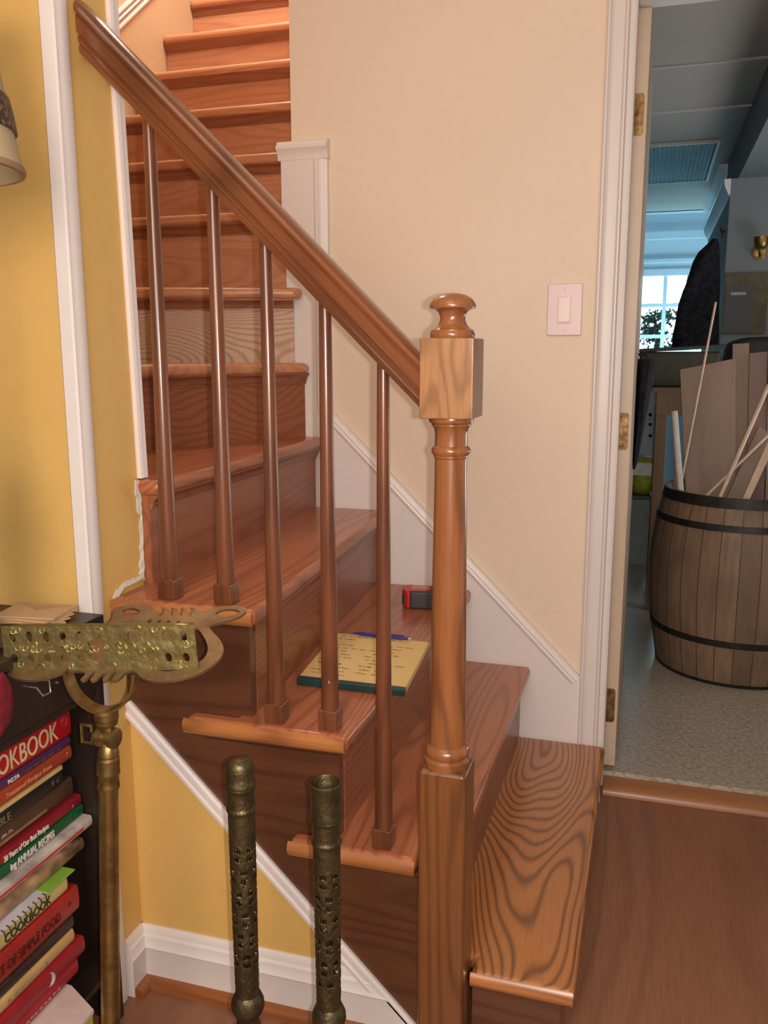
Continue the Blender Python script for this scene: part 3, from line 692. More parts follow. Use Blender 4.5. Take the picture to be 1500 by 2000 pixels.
# crimson pouch hanging at the left end
t = thing('fabric_pouch', 'crimson fabric pouch hanging on the front of the bookcase', 'pouch', (XF + .02, -1.36, .64))
M['crimson'] = plain('crimson_fabric', (132, 16, 40), .8, var=.25, scale=60)
b = B(); cp = at(-22, 1290, X=XF + .02); rings = []
for i, (zz, rr) in enumerate(((.655, .012), (.665, .03), (.69, .038), (.715, .036), (.735, .026), (.74, .02))):
    rings.append([Vector((XF + .019 + .014 * math.cos(a), cp.y + rr * (1 + .12 * math.sin(5 * a + i)) * math.sin(a), zz + .003 * math.sin(3 * a + i))) for a in [2 * PI * k / 28 for k in range(28)]])
loft(b, rings); obj('bag', b, M['crimson'], t, smooth=True)
b = B(); tube(b, [(XF + .014, cp.y - .015, .738), (XF + .011, cp.y - .008, .7475), (XF + .004, cp.y, .7515), (XF - .03, cp.y + .005, .7505), (XF - .06, cp.y, .7505)], .002, 8); obj('drawstring', b, plain('pale_pink_cord', (220, 150, 160), .7), t)

# ================================================================== TABLE LAMP
LX, LY = -1.0, -1.3
zr = at(45, 345, Y=-1.214).z
tl = thing('table_lamp', 'table lamp with cream bell shade and dark beaded trim on the bookcase', 'lamp', (LX, LY, .748))
M['shade'] = paint('cream_shade_fabric', (196, 176, 140), .8, .04, .1, 220)
M['shade_in'] = plain('shade_lining', (214, 196, 164), .8)
b = B(); prof = [(.139, 0), (.14, .003), (.134, .03), (.129, .06), (.121, .11), (.114, .16), (.105, .22), (.094, .28)]
sh_out = [(r, zr + h) for r, h in prof]; sh_in = [(r - .003, z) for r, z in reversed(sh_out)]
lathe(b, sh_out + sh_in, (LX, LY, 0), 48, caps=False)
sh = obj('lamp_shade', b, M['shade'], tl, smooth=60)
b = B(); lathe(b, [(.1362, zr + .0), (.1412, zr + .0), (.1422, zr + .004), (.1405, zr + .009), (.1365, zr + .009)], (LX, LY, 0), 48, caps=False); obj('rim_tape', b, plain('tan_rim_tape', (164, 130, 96), .8), sh, 'tan tape along the rim', smooth=60)
k = NT('beaded_trim'); v = k.coord(); n_ = k.n('ShaderNodeTexVoronoi'); n_.inputs['Scale'].default_value = 150; k.l(v, n_.inputs['Vector'])
k.l(k.ramp(n_.outputs['Distance'], (.2, lin((150, 120, 84))), (.5, lin((66, 44, 28)))), k.b.inputs['Base Color']); k.b.inputs['Roughness'].default_value = .5; k.bump(n_.outputs['Distance'], .8, .004)
b = B(); lathe(b, [(.131, zr + .055), (.134, zr + .057), (.131, zr + .08), (.1265, zr + .103), (.1225, zr + .105)], (LX, LY, 0), 48, caps=False); obj('beaded_trim', b, k.m, sh, 'dark brown beaded band', smooth=60)
b = B(); lathe(b, [(.075, .7485), (.078, .755), (.07, .765), (.03, .775), (.018, .79), (.03, .83), (.05, .9), (.055, .96), (.04, 1.03), (.016, 1.08), (.012, 1.1), (.008, 1.12), (.006, 1.3), (.006, zr + .2)], (LX, LY, 0), 32); obj('base', b, M['bronze'], tl, smooth=50)
b = B(); lathe(b, [(.013, zr + .03), (.014, zr + .07), (.012, zr + .075)], (LX, LY, 0), 16); obj('socket', b, M['brass'], tl, smooth=40)
b = B(); lathe(b, [(.012, zr + .075), (.02, zr + .1), (.028, zr + .125), (.022, zr + .148), (.001, zr + .155)], (LX, LY, 0), 20); obj('bulb', b, plain('frosted_bulb', (230, 226, 214), .3), tl, smooth=True)
b = B()
for i in range(3):
    a = i * 2 * PI / 3 + .4; tube(b, [(LX, LY, zr + .2), (LX + .095 * math.cos(a), LY + .095 * math.sin(a), zr + .26)], .0015, 6)
obj('shade_holder', b, M['brass'], tl)

# ================================================================== BRASS BOOK STAND
SP = at(190, 1310, Y=-1.3)
far = at(350, 1187, Y=-1.16)
tilt = (far.z - SP.z) / (far.y - SP.y)
PN = Vector((0, -tilt, 1)).normalized()
def on_sheet(px, py):
    d = FWD + RIGHT * ((px - 750) / FPX) - UP * ((py - 1000) / FPX)
    return CAM + d * ((SP - CAM).dot(PN) / d.dot(PN))
bs = thing('brass_book_stand', 'antique brass reading stand with pierced lip and scroll shaped rest', 'book stand', (-.778, -1.3, FZ))
def Zp(pts): return [(x / 3, 1150 + y / 3) for x, y in pts]
def sheet(u, v, w_): p = on_sheet(u, v); return p + PN * w_
body = [(640, 212), (665, 172), (662, 140), (690, 112), (760, 98), (860, 98), (905, 112), (912, 150), (950, 168), (968, 128), (950, 114), (985, 118), (1002, 160), (1012, 166), (1022, 128), (1004, 114), (1040, 118), (1056, 160), (1066, 166), (1078, 128), (1060, 114), (1096, 118), (1110, 160), (1122, 166), (1134, 128), (1116, 114), (1150, 116), (1160, 150),
        (1235, 128), (1330, 104), (1420, 102), (1452, 130), (1405, 172), (1290, 205), (1232, 218), (1222, 232), (1300, 310), (1316, 362), (1282, 430), (1180, 500), (1050, 540), (920, 552), (830, 532), (792, 482), (740, 490), (690, 546), (655, 546), (692, 492), (672, 492), (630, 546), (592, 546), (640, 494), (612, 494), (560, 546), (520, 546), (572, 492), (548, 492), (500, 544), (462, 544), (520, 490), (400, 486), (280, 532), (150, 544), (52, 522), (36, 470), (60, 420), (300, 330), (480, 260)]
holes = [[(770 + 52 * math.cos(a), 140 + 21 * math.sin(a)) for a in [2 * PI * i / 14 for i in range(14)]],
         [(1335 + 70 * math.cos(a) + 14 * math.sin(a), 148 - 24 * math.sin(a)) for a in [2 * PI * i / 14 for i in range(14)]],
         [(1150, 225), (1192, 275), (1222, 340), (1216, 392), (1170, 440), (1060, 482), (960, 494), (905, 472), (930, 400), (1040, 300)],
         [(150, 470), (200, 488), (312, 466), (300, 440), (200, 430)],
         [(880, 180), (860, 205), (872, 212), (900, 190)], [(935, 185), (915, 208), (927, 214), (952, 194)], [(990, 188), (970, 210), (982, 216), (1006, 196)], [(1045, 190), (1025, 212), (1037, 218), (1060, 198)]]
M['brass_flat'] = metal('brushed_brass_sheet', (176, 150, 116), (134, 110, 80), .4, scale=24)
def chaikin(p, n=2):
    for _ in range(n):
        p = [q for i in range(len(p)) for q in ((p[i][0] * .75 + p[(i + 1) % len(p)][0] * .25, p[i][1] * .75 + p[(i + 1) % len(p)][1] * .25), (p[i][0] * .25 + p[(i + 1) % len(p)][0] * .75, p[i][1] * .25 + p[(i + 1) % len(p)][1] * .75))]
    return p
flat('rest_plate', [(chaikin(Zp(body)), False)] + [(chaikin(Zp(h)), False) for h in holes], .0035, M['brass_flat'], bs, sheet, .0004, label='flat scroll cut brass rest')
# standing pierced lip
BL, BR = on_sheet(12, 1309), on_sheet(389, 1307)
TL, TR = at(3, 1221, Y=BL.y - .001), at(377, 1219, Y=BR.y - .001)
nl = (BR - BL).cross(TL - BL).normalized()
if nl.dot(CAM - BL) < 0: nl = -nl
def lip(u, v, w_): return (BL * (1 - u) + BR * u) * (1 - v) + (TL * (1 - u) + TR * u) * v + nl * w_
loops = [([(0, 0), (1, 0), (1, 1), (0, 1)], False)]
for i in range(11):
    u = .055 + i * .089
    if 5 <= i <= 6: continue
    for v in (.27, .74):
        if v > .5: loops.append(([(u - .017, v + .05), (u - .015, v - .08), (u, v - .14), (u + .016, v - .08), (u + .018, v + .05), (u + .009, v + .12), (u - .008, v + .12)], False))
        else: loops.append(([(u + .019 * math.cos(a), v + .11 * math.sin(a)) for a in [2 * PI * k / 9 for k in range(9)]], False))
loops.append(([(.448, .62), (.52, .78), (.538, .52), (.55, .34), (.49, .13), (.456, .24), (.464, .45)], False))
flat('pierced_lip', loops, .003, M['brass_relief'], bs, lip, .0004, label='embossed pierced brass lip')
# rolled beads round the edge of the lip
for v in (0.0, 1.0):
    b = B(); tube(b, [lip(u / 10, v, 0) for u in range(11)], .0022, 8); obj('bead_edge', b, M['brass'], bs, smooth=True)
b = B()
r2 = random.Random(5)
for i in range(46):       # raised scroll and floral relief on the lip
    u, v = r2.uniform(.03, .97), r2.choice((.08, .5, .5, .92, .5)) + r2.uniform(-.07, .07)
    a0 = r2.uniform(0, 6); pts = []
    for k_ in range(7):
        rr = .004 + .001 * k_; a = a0 + k_ * .75
        pts.append(lip(u + rr * 3.2 * math.cos(a) * .6, v + rr * 16 * math.sin(a) * .6, .0022))
    tube(b, pts, [.0006, .001, .0013, .0015, .0013, .001, .0006], 6)
obj('relief_pattern', b, M['brass_relief'], bs, smooth=True)
# U bracket
ud = (on_sheet(263, 1308) - on_sheet(135, 1312)); ud.z = 0; UC = (on_sheet(263, 1308) + on_sheet(135, 1312)) / 2; ur = ud.length / 2; ud.normalize(); vd = Vector((-ud.y, ud.x, 0))
b = B(); rings = []
zb = at(193, 1384, Y=-1.3).z
for i in range(25):
    a = PI + PI * i / 24; rz = UC.z - zb
    c_ = UC + ud * (ur * math.cos(a)) + Vector((0, 0, rz * math.sin(a))); nn = (ud * math.cos(a) + Vector((0, 0, math.sin(a)))).normalized()
    rings.append([c_ + vd * s * .0125 + nn * t_ for s, t_ in ((-1, 0), (1, 0), (1, .004), (-1, .004))])
loft(b, rings); obj('bracket', b, M['brass'], bs, 'half round brass bracket', smooth=40)
PXc = UC.x + .004; PYc = -1.3
def zz(y): return at(190, y, Y=-1.3).z
b = B(); lathe(b, [(.0135, zz(1384)), (.0175, zz(1388)), (.0175, zz(1400)), (.0135, zz(1403)), (.0165, zz(1406)), (.0155, zz(1411)), (.0105, zz(1416)), (.009, zz(1428))], (PXc, PYc, 0), 24); obj('neck', b, M['brass'], bs, smooth=35)
b = B(); c_ = Vector((PXc, PYc, zz(1437))); ax = (ud * .98 - vd * .2).normalized()
lathe(b, [(.011, -.016), (.0155, -.0145), (.0155, -.006), (.012, -.005), (.012, .005), (.0155, .006), (.0155, .0145), (.011, .016)], c_, 24, ax); obj('swivel_joint', b, M['brass'], bs, smooth=35)
b = B(); kc = c_ - ax * .036
tube(b, [c_ - ax * .016, c_ - ax * .026], .004, 10)
sq = [(-.009, -.013), (.007, -.013), (.007, -.005)]
pts = [kc + ax * u + Vector((0, 0, w_)) for u, w_ in ((.008, -.005), (.008, -.014), (-.010, -.014), (-.010, .014), (.008, .014), (.008, .005))]
tube(b, pts, .0028, 8); obj('wing_screw', b, M['brass'], bs, 'square brass thumb loop', smooth=40)
xb = at(205, 1990, Y=-1.3).x
def pole(rp):
    b = B(); z_top = zz(1450)
    rings = []
    for r, z in rp:
        f = (z_top - z) / (z_top - FZ); cx = PXc + (xb - PXc) * min(1, f * 1.0) * 1.0
        rings.append([Vector((cx + r * math.cos(2 * PI * i / 28), PYc + r * math.sin(2 * PI * i / 28), z)) for i in range(28)])
    loft(b, rings); return b
b = pole([(.009, zz(1446)), (.013, zz(1454)), (.0155, zz(1466)), (.016, zz(1470)), (.0135, zz(1474)), (.0165, zz(1478)), (.0165, zz(1500)), (.0172, zz(1503)), (.0172, zz(1507)), (.0155, zz(1511)), (.0158, zz(1526)), (.0166, zz(1529)), (.0166, zz(1534)), (.0145, zz(1540)), (.0146, .3), (.0148, .1), (.016, .04), (.022, .03), (.024, .015), (.018, .0)])
obj('pole', b, M['bronze'] if 0 else M['brass'], bs, smooth=35)
b = pole([(.02, .002), (.03, -.005), (.07, -.02), (.1, -.03), (.105, -.04), (.105, FZ + .001)]); obj('foot', b, M['brass'], bs, smooth=40)

# ================================================================== PIERCED BRONZE POSTS
def post(xc, yc, zt, zbulb, dome, label, lean=0):
    t = thing('bronze_post', label, 'ornamental post', (xc, yc, FZ), 'pierced bronze posts in front of the stairs')
    def P(r, z, a): return Vector((xc + lean * (zt - z) + r * math.cos(a), yc + r * math.sin(a), z))
    def lt(prof, seg=32):
        b = B(); loft(b, [[P(r, z, 2 * PI * i / seg) for i in range(seg)] for r, z in prof]); return b
    z1 = zt - .125; z2 = zbulb + .06
    if dome:
        b = lt([(.0002, zt), (.011, zt - .001), (.017, zt - .004), (.0196, zt - .010), (.0204, zt - .02), (.0200, zt - .030), (.0215, zt - .034), (.0225, zt - .038), (.0215, zt - .043), (.019, zt - .044)]); obj('domed_cap', b, M['bronze'], t, 'rounded bronze cap', smooth=40)
        z0_ = zt - .04
    else:
        b = B(); z0_ = zt
        prof = [(.0185, zt - .05), (.0195, zt - .002), (.0205, zt), (.022, zt - .001), (.0225, zt - .004), (.021, zt - .008), (.0205, zt - .045), (.0215, zt - .05), (.0215, zt - .056), (.019, zt - .06), (.0165, zt - .06)]
        loft(b, [[P(r, z, 2 * PI * i / 32) for i in range(32)] for r, z in prof], True, False); obj('open_socket', b, M['bronze'], t, 'open topped socket', smooth=40)
        z0_ = zt - .052
    # pierced tube: grid with openings in a leafy diaper pattern
    seg, rows = 72, 150; b = B(); za, zb_ = z0_, zbulb + .018
    grid = []
    for j in range(rows + 1):
        z = za + (zb_ - za) * j / rows; r = .0198 - .0022 * j / rows
        r += .0022 * (math.exp(-((z - (za - .037)) / .003) ** 2) + math.exp(-((z - (za - .003)) / .003) ** 2))
        row = []
        for i in range(seg):
            a = 2 * PI * i / seg
            rel = .0005 * math.sin(a * 9 + math.sin(z * 190) * 1.5) * math.sin(z * 420) if z < z1 else 0
            row.append(b.verts.new(P(r + rel, z, a)))
        grid.append(row)
    for j in range(rows):
        z = za + (zb_ - za) * (j + .5) / rows
        for i in range(seg):
            a = 2 * PI * (i + .5) / seg
            hole = False
            if z2 < z < z1:
                ph = (z1 - z) / .034; kq = int(ph); fz = ph - kq - .5
                fa = (a * 6 / (2 * PI) + (kq % 2) * .5) % 1 - .5
                d1 = abs(abs(fa) - .2) / .09; d2 = abs(abs(fz) - .2) / .12
                hole = d1 * d1 + d2 * d2 < 1 or (fa / .07) ** 2 + (fz / .42) ** 2 < 1 and abs(fz) > .12
            if not hole:
                b.faces.new((grid[j][i], grid[j][(i + 1) % seg], grid[j + 1][(i + 1) % seg], grid[j + 1][i]))
    o = obj('pierced_tube', b, M['bronze'], t, 'leafy pierced bronze tube', smooth=50)
    sm = o.modifiers.new('thick', 'SOLIDIFY'); sm.thickness = .0016; sm.offset = -1
    b = lt([(.017, zbulb + .02), (.0205, zbulb + .016), (.0245, zbulb + .006), (.025, zbulb - .003), (.022, zbulb - .012), (.0165, zbulb - .018), (.0165, zbulb - .024), (.02, zbulb - .04), (.021, zbulb - .06), (.02, .06), (.026, .04), (.03, .03), (.024, .02)]); obj('bulb', b, M['bronze'], t, smooth=45)
    b = lt([(.024, .022), (.045, .008), (.055, -.01), (.062, -.03), (.064, FZ + .001)]); obj('foot', b, M['bronze'], t, smooth=45)
    return t
pa, pc = at(468, 1480, Y=-1.3), at(636, 1527, Y=-1.3)
post(pa.x, -1.3, pa.z, at(474, 1958, Y=-1.3).z, True, 'pierced dark bronze post with a domed cap, the left one of two')
post(pc.x, -1.3, pc.z, at(645, 1985, Y=-1.3).z, False, 'pierced dark bronze post with an open socket top, the right one of two')
# ================================================================== BACK ROOM THROUGH THE DOORWAY
YW = 6.2
M['grey_wall'] = paint('grey_drywall', (116, 126, 132), .7, .05)
M['grey_ceiling'] = paint('grey_ceiling_panels', (170, 166, 158), .8, .04)
M['sun_white'] = paint('sunroom_white_paint', (214, 222, 228), .5, .03)
b = B(); box(b, -.97, 2.0, .11, 4.9, 2.25, 2.3)
for y in (1.319, 1.968): pass
struct('ceiling', b, M['grey_ceiling'])
M['batten'] = paint('ceiling_batten_paint', (186, 184, 178), .6, .02)
for y in (1.31, 1.96):
    b = B(); box(b, -.9, .36, y - .008, y + .008, 2.243, 2.2505); struct('trim_12', b, M['batten'])
b = B(); box(b, -.97, 2.0, 4.9, YW + .1, 2.42, 2.5); struct('ceiling', b, M['sun_white'])
b = B(); box(b, -.97, 2.0, 4.86, 4.9, 2.25, 2.5); struct('wall_sunroom', b, M['sun_white'])
b = B(); box(b, -.97, -.9, .11, YW + .1, 0, 2.5); struct('wall_shop_left', b, M['grey_wall'])
b = B(); box(b, 1.9, 2.0, .11, YW + .1, 0, 2.5); struct('wall_shop_right', b, M['grey_wall'])
# soffit and closet block on the right
b = B(); box(b, .357, 1.9, .6, 4.86, 2.03, 2.2495); struct('wall_soffit', b, M['grey_wall'])
b = B(); box(b, .325, 1.9, 2.42, 4.2, 0, 2.03); struct('wall_closet', b, M['grey_wall'])
b = B(); loft(b, [[Vector((.357 + dx, y, z)) for dx, z in ((0, 2.25), (-.05, 2.249), (-.045, 2.235), (-.02, 2.215), (-.012, 2.19), (0, 2.185))] for y in (3.2, 4.86)]); struct('trim_13', b, M['sun_white'], smooth=40)
b = B(); loft(b, [[Vector((.325 + dx, y, z)) for dx, z in ((0, 2.03), (-.03, 2.03), (-.028, 2.0), (-.01, 1.96), (0, 1.95))] for y in (2.42, 4.2)]); struct('trim_14', b, M['sun_white'], smooth=40)
# ribbed light panel in the ceiling
cl = thing('ceiling_light', 'ribbed translucent light panel set in the grey ceiling of the back room', 'ceiling light', (.08, 3.1, 2.24))
M['ribbed'] = plain('translucent_ribbed_plastic', (104, 152, 164), .4, var=.1, spec=.3, scale=8)
b = B(); pts = []
n_ = 44
for i in range(n_ + 1):
    x = -.2 + .46 * i / n_; pts.append((x, 2.243 - (.010 if i % 2 else 0)))
pts += [(.26, 2.2495), (-.2, 2.2495)]
prism(b, pts, 'Y', 2.6, 3.62); obj('diffuser', b, M['ribbed'], cl)
for x0, x1, y0, y1 in ((-.215, .275, 2.58, 2.6), (-.215, .275, 3.62, 3.64), (.26, .275, 2.6, 3.62)):
    b = B(); box(b, x0, x1, y0, y1, 2.236, 2.2495); obj('frame', b, M['batten'], cl)

# far wall with glazed door and outdoors
def W(px, py): p = at(px, py, Y=YW); return p.x, p.z
wx0, wz1 = W(1256, 540); wx1 = wx0 + .62; _, wz0 = W(1256, 684)
b = B(); box(b, -.97, wx0 - .03, YW, YW + .1, 0, 2.5); box(b, wx1 + .03, 2.0, YW, YW + .1, 0, 2.5); box(b, wx0 - .03, wx1 + .03, YW, YW + .1, wz1 + .03, 2.5); box(b, wx0 - .03, wx1 + .03, YW, YW + .1, 0, wz0 - .03)
struct('wall_far', b, M['sun_white'])
wn = thing('window_1', None, None, (wx0, YW, wz0), kind='structure')
wn['kind'] = 'structure'
b = B()
for x0, x1, z0, z1 in ((wx0 - .06, wx0, wz0 - .06, wz1 + .06), (wx1, wx1 + .06, wz0 - .06, wz1 + .06), (wx0, wx1, wz1, wz1 + .06), (wx0, wx1, wz0 - .06, wz0)):
    box(b, x0, x1, YW - .02, YW + .05, z0, z1)
obj('window_frame', b, M['sun_white'], wn, bevel=.003)
mx = W(1297, 600)[0]; zs_ = [W(1290, 596)[1], W(1290, 657)[1]]
b = B()
for x in (mx, mx + (mx - wx0)): box(b, x - .017, x + .017, YW - .005, YW + .03, wz0, wz1)
for z in zs_: box(b, wx0, wx1, YW - .0045, YW + .0295, z - .016, z + .016)
obj('muntins', b, M['sun_white'], wn)
k = NT('window_glass'); k.b.inputs['Base Color'].default_value = (.9, .97, 1, 1); k.b.inputs['Roughness'].default_value = .02; k.b.inputs['Transmission Weight'].default_value = 1; k.b.inputs['IOR'].default_value = 1.02
b = B(); box(b, wx0, wx1, YW + .01, YW + .014, wz0, wz1); obj('pane', b, k.m, wn)
hx, hz = W(1252, 515)
for z0, z1, d, nm in ((hz, hz + .035, .03, 'trim_15'), (W(1250, 470)[1], W(1250, 455)[1], .05, 'trim_16')):
    b = B(); box(b, -.9, .9, YW - d, YW, z0, z1); struct(nm, b, M['sun_white'], bevel=.004)
# tree outside
M['leaf'] = plain('dark_green_leaf', (34, 66, 58), .5)
M['bark'] = plain('dark_bark', (52, 46, 42), .8)
tr = thing('garden_tree', 'dark leafy tree outside seen through the window panes', 'tree', (wx0 + .2, 8.4, 0))
b = B(); tube(b, [(wx0 + .16, 8.4, 0), (wx0 + .13, 8.4, .8), (wx0 + .17, 8.4, 1.35), (wx0 + .12, 8.4, 1.6)], [.05, .04, .03, .012], 8); obj('trunk', b, M['bark'], tr)
r3 = random.Random(21); b = B()
for (cx, cz, sxx, szz, n_) in ((wx0 + .10, 1.42, .11, .10, 240), (wx0 + .22, 1.62, .13, .06, 150), (wx0 + .38, 1.42, .2, .2, 160), (wx0 + .06, 1.57, .07, .05, 60), (wx0 + .3, 1.22, .2, .08, 120)):
    for _ in range(n_):
        c_ = Vector((cx + r3.gauss(0, sxx * .6), 8.4 + r3.gauss(0, .1), cz + r3.gauss(0, szz * .6)))
        u = Vector((r3.gauss(0, 1), r3.gauss(0, 1), r3.gauss(0, 1))).normalized(); v_ = u.orthogonal().normalized(); s_ = r3.uniform(.02, .045)
        b.faces.new([b.verts.new(c_ + q) for q in (u * s_, v_ * s_ * .5, -u * s_, -v_ * s_ * .5)])
obj('foliage', b, M['leaf'], tr)

# barrel
bx_, by_ = .365, 1.17
br_ = thing('wooden_barrel', 'old wooden half barrel with iron hoops holding boards and sticks', 'barrel', (bx_, by_, 0))
k = NT('barrel_staves'); v = k.coord()
tc_ = k.n('ShaderNodeTexCoord'); mp = k.n('ShaderNodeMapping'); mp.inputs['Location'].default_value = (-bx_, -by_, 0); k.l(tc_.outputs['Object'], mp.inputs[0])
sx_ = k.n('ShaderNodeSeparateXYZ'); k.l(mp.outputs[0], sx_.inputs[0])
ang = k.math('MULTIPLY', k.math('ARCTAN2', sx_.outputs['Y'], sx_.outputs['X']), 30 / (2 * PI))
fr_n = k.math('FRACT', ang); cell = k.math('FLOOR', ang)
wn_ = k.n('ShaderNodeTexWhiteNoise', noise_dimensions='1D'); k.l(cell, wn_.inputs['W'])
gap = k.math('LESS_THAN', k.math('ABSOLUTE', k.math('SUBTRACT', fr_n, .5)), .475)
grain = k.noise(k.coord((1, 1, .08)), 60, 4, .6); dirt = k.noise(v, 6, 4)
col = k.ramp(wn_.outputs['Value'], (0, lin((126, 102, 82))), (.5, lin((138, 112, 90))), (1, lin((114, 92, 74))))
col = k.mix(k.math('MULTIPLY', k.ramp(grain, (.4, G(0)), (.7, G(1))), .5), col, lin((92, 68, 50)))
col = k.mix(k.math('MULTIPLY', k.ramp(dirt, (.45, G(0)), (.75, G(1))), .5), col, lin((76, 58, 46)))
col = k.mix(gap, lin((62, 46, 36)), col)
k.l(col, k.b.inputs['Base Color']); k.b.inputs['Roughness'].default_value = .6
BP = [(.288, 0), (.297, .03), (.315, .14), (.328, .26), (.334, .38), (.330, .47), (.318, .56), (.300, .64), (.288, .69)]
def brad(z):
    for (r0, z0), (r1, z1) in zip(BP, BP[1:]):
        if z0 <= z <= z1: return r0 + (r1 - r0) * (z - z0) / (z1 - z0)
    return BP[-1][0]
b = B(); lathe(b, BP + [(r - .022, z) for r, z in reversed(BP[1:])] + [(.27, .04)], (bx_, by_, 0), 60, caps=False); obj('staves', b, k.m, br_, smooth=40)
b = B(); lathe(b, [(.001, .03), (.275, .03), (.275, .05), (.001, .05)], (bx_, by_, 0), 40, caps=False); obj('barrel_bottom', b, M['string'], br_)
M['iron'] = plain('rusty_black_iron', (44, 40, 38), .55, .4, var=.3)
for z0, z1 in ((.655, .692), (.575, .598), (.155, .178), (.0, .012)):
    b = B(); lathe(b, [(brad(z0) - .001, z0), (brad(z0) + .004, z0), (brad(z1) + .004, z1), (brad(z1) - .001, z1)], (bx_, by_, 0), 60, caps=False); obj('hoop', b, M['iron'], br_, smooth=40)

# boards and sticks in the barrel
M['pine'] = wood('raw_pine_board', (150, 128, 112), (124, 102, 88), 'Z', 6, 4, .4, .7, 0)
M['red_board'] = wood('reddish_board', (128, 100, 92), (104, 80, 72), 'Z', 6, 4, .4, .6, 0)
M['pale_stick'] = plain('pale_dowel_wood', (206, 180, 160), .6)
M['tube'] = plain('white_plastic_tube', (192, 184, 178), .4)
def board(label, pts, Y, mat, th=.016):
    """pts: left top, right top, right low, left low in the photo, low edge inside the barrel"""
    q = [at(x, y, Y=Y) for x, y in pts]
    b = B(); prism(b, [(p.x, p.z) for p in q], 'Y', Y, Y + th); o = obj('wooden_board', b, mat, None, bevel=.0015); tag(o, label, 'board', 'boards standing in the barrel'); return o
board('wide tan board standing at the left in the barrel', [(1328, 722), (1436, 700), (1436, 1085), (1345, 1085)], 1.27, M['pine'])
board('tall tan board behind the wide tan board in the barrel', [(1431, 672), (1463, 670), (1460, 1085), (1425, 1085)], 1.32, M['pine'])
board('dark reddish board standing at the right in the barrel', [(1464, 690), (1500, 686), (1490, 1085), (1455, 1085)], 1.30, M['red_board'])
board('tan board at the far right of the barrel', [(1502, 680), (1545, 676), (1530, 1085), (1492, 1085)], 1.295, M['pine'])
board('tan board leaning diagonally across the barrel', [(1482, 832), (1512, 852), (1420, 1085), (1380, 1060)], 1.2, M['pine'])
board('short reddish board at the left rim of the barrel', [(1315, 903), (1330, 901), (1334, 1050), (1318, 1050)], 1.2, M['red_board'])
def stick(label, a, c, Y0, Y1, r, mat, name='wooden_dowel', cat='stick', grp='dowels leaning in the barrel', ext=.27):
    p, q = at(*a, Y=Y0), at(*c, Y=Y1); d = (p - q); e = p + d * (ext / abs(d.z)) 
    b = B(); tube(b, [e, p, q], r, 10); o = obj(name, b, mat, None, smooth=60); tag(o, label, cat, grp); return o
stick('thin pale dowel, tallest of the sticks in the barrel', (1329, 952), (1398, 590), 1.17, 1.24, .0045, M['pale_stick'])
stick('pinkish pale dowel leaning to the right in the barrel', (1409, 964), (1501, 752), 1.0, 1.05, .0075, M['pale_stick'])
stick('thin dowel crossing behind the pinkish dowel in the barrel', (1388, 960), (1502, 848), 1.06, 1.12, .005, M['pale_stick'], ext=.05)
stick('white tube standing at the left rim of the barrel', (1325, 906), (1317, 803), 1.1, 1.12, .0125, M['tube'], 'plastic_tube', 'tube', None)
q = [at(1454, 966, Y=.98), at(1466, 966, Y=.98), at(1512, 868, Y=1.0), at(1500, 858, Y=1.0)]
b = B(); dd = Vector((q[0].x - q[3].x, 0, q[0].z - q[3].z)); q0_, q1_ = q[0] + dd * 1.2, q[1] + dd * 1.2
prism(b, [(q0_.x, q0_.z), (q1_.x, q1_.z), (q[2].x, q[2].z), (q[3].x, q[3].z)], 'Y', .98, .99); o = obj('lath', b, M['pale_stick'], None); tag(o, 'flat pale lath leaning at the front right of the barrel', 'lath')

# storage rack with dark tote behind the barrel
M['old_wood'] = wood('old_brown_rack_wood', (112, 84, 60), (76, 54, 38), 'Z', 6, 4, .4, .7, 0)
rk = thing('storage_rack', 'rough wooden rack standing behind the barrel', 'rack', (.3, 1.95, 0))
x_l = at(1276, 900, Y=1.8).x
for x in (x_l, .9):
    for y in (1.8, 2.2):
        b = B(); box(b, x, x + .05, y, y + .05, 0, 1.02); obj('post', b, M['old_wood'], rk, bevel=.002)
for y in (1.785, 2.251):
    b = B(); box(b, x_l, .95, y, y + .0145, .92, 1.02); obj('rail', b, M['old_wood'], rk)
b = B(); box(b, x_l - .02, .97, 1.78, 2.27, 1.02, 1.042); obj('rack_top', b, M['old_wood'], rk)
b = B(); box(b, x_l + .051, .9, 1.81, 2.24, .45, .47); obj('rack_shelf', b, M['old_wood'], rk)
M['tote'] = plain('dark_olive_canvas', (58, 54, 46), .8, var=.12)
tt = thing('storage_tote', 'dark olive storage tote on top of the wooden rack', 'tote', (.2, 2.0, 1.042))
tl_, tr_ = at(1244, 690, Y=1.82), at(1330, 678, Y=1.82); bl_ = at(1252, 756, Y=1.82)
b = B()
rr = []
for z, ins in ((1.043, .03), (1.1, .02), (1.2, .008)):
    rr.append([Vector((x, y, z)) for x, y in ((tl_.x + ins, 1.82 + ins * .4), (.30 - ins, 1.82 + ins * .4), (.30 - ins, 2.12 - ins), (tl_.x + ins, 2.12 - ins))])
loft(b, rr); obj('tub', b, M['tote'], tt, bevel=.012)
b = B(); prism(b, [(tl_.x - .006, 1.196), (.31, 1.216), (.31, 1.232), (tl_.x - .006, 1.212)], 'Y', 1.805, 2.13); obj('lid', b, plain('black_tote_lid', (40, 40, 38), .6), tt, bevel=.004)
b = B(); prism(b, [(x, z) for x, z in ((.315, 1.044), (.95, 1.044), (.96, 1.2), (.7, 1.27), (.4, 1.262), (.33, 1.24))], 'Y', 1.86, 2.2); o = obj('canvas_bundle', b, plain('black_canvas', (34, 34, 36), .9, var=.2), None, bevel=.03, seg=3); tag(o, 'black canvas bundle on the rack behind the tall boards', 'bundle')

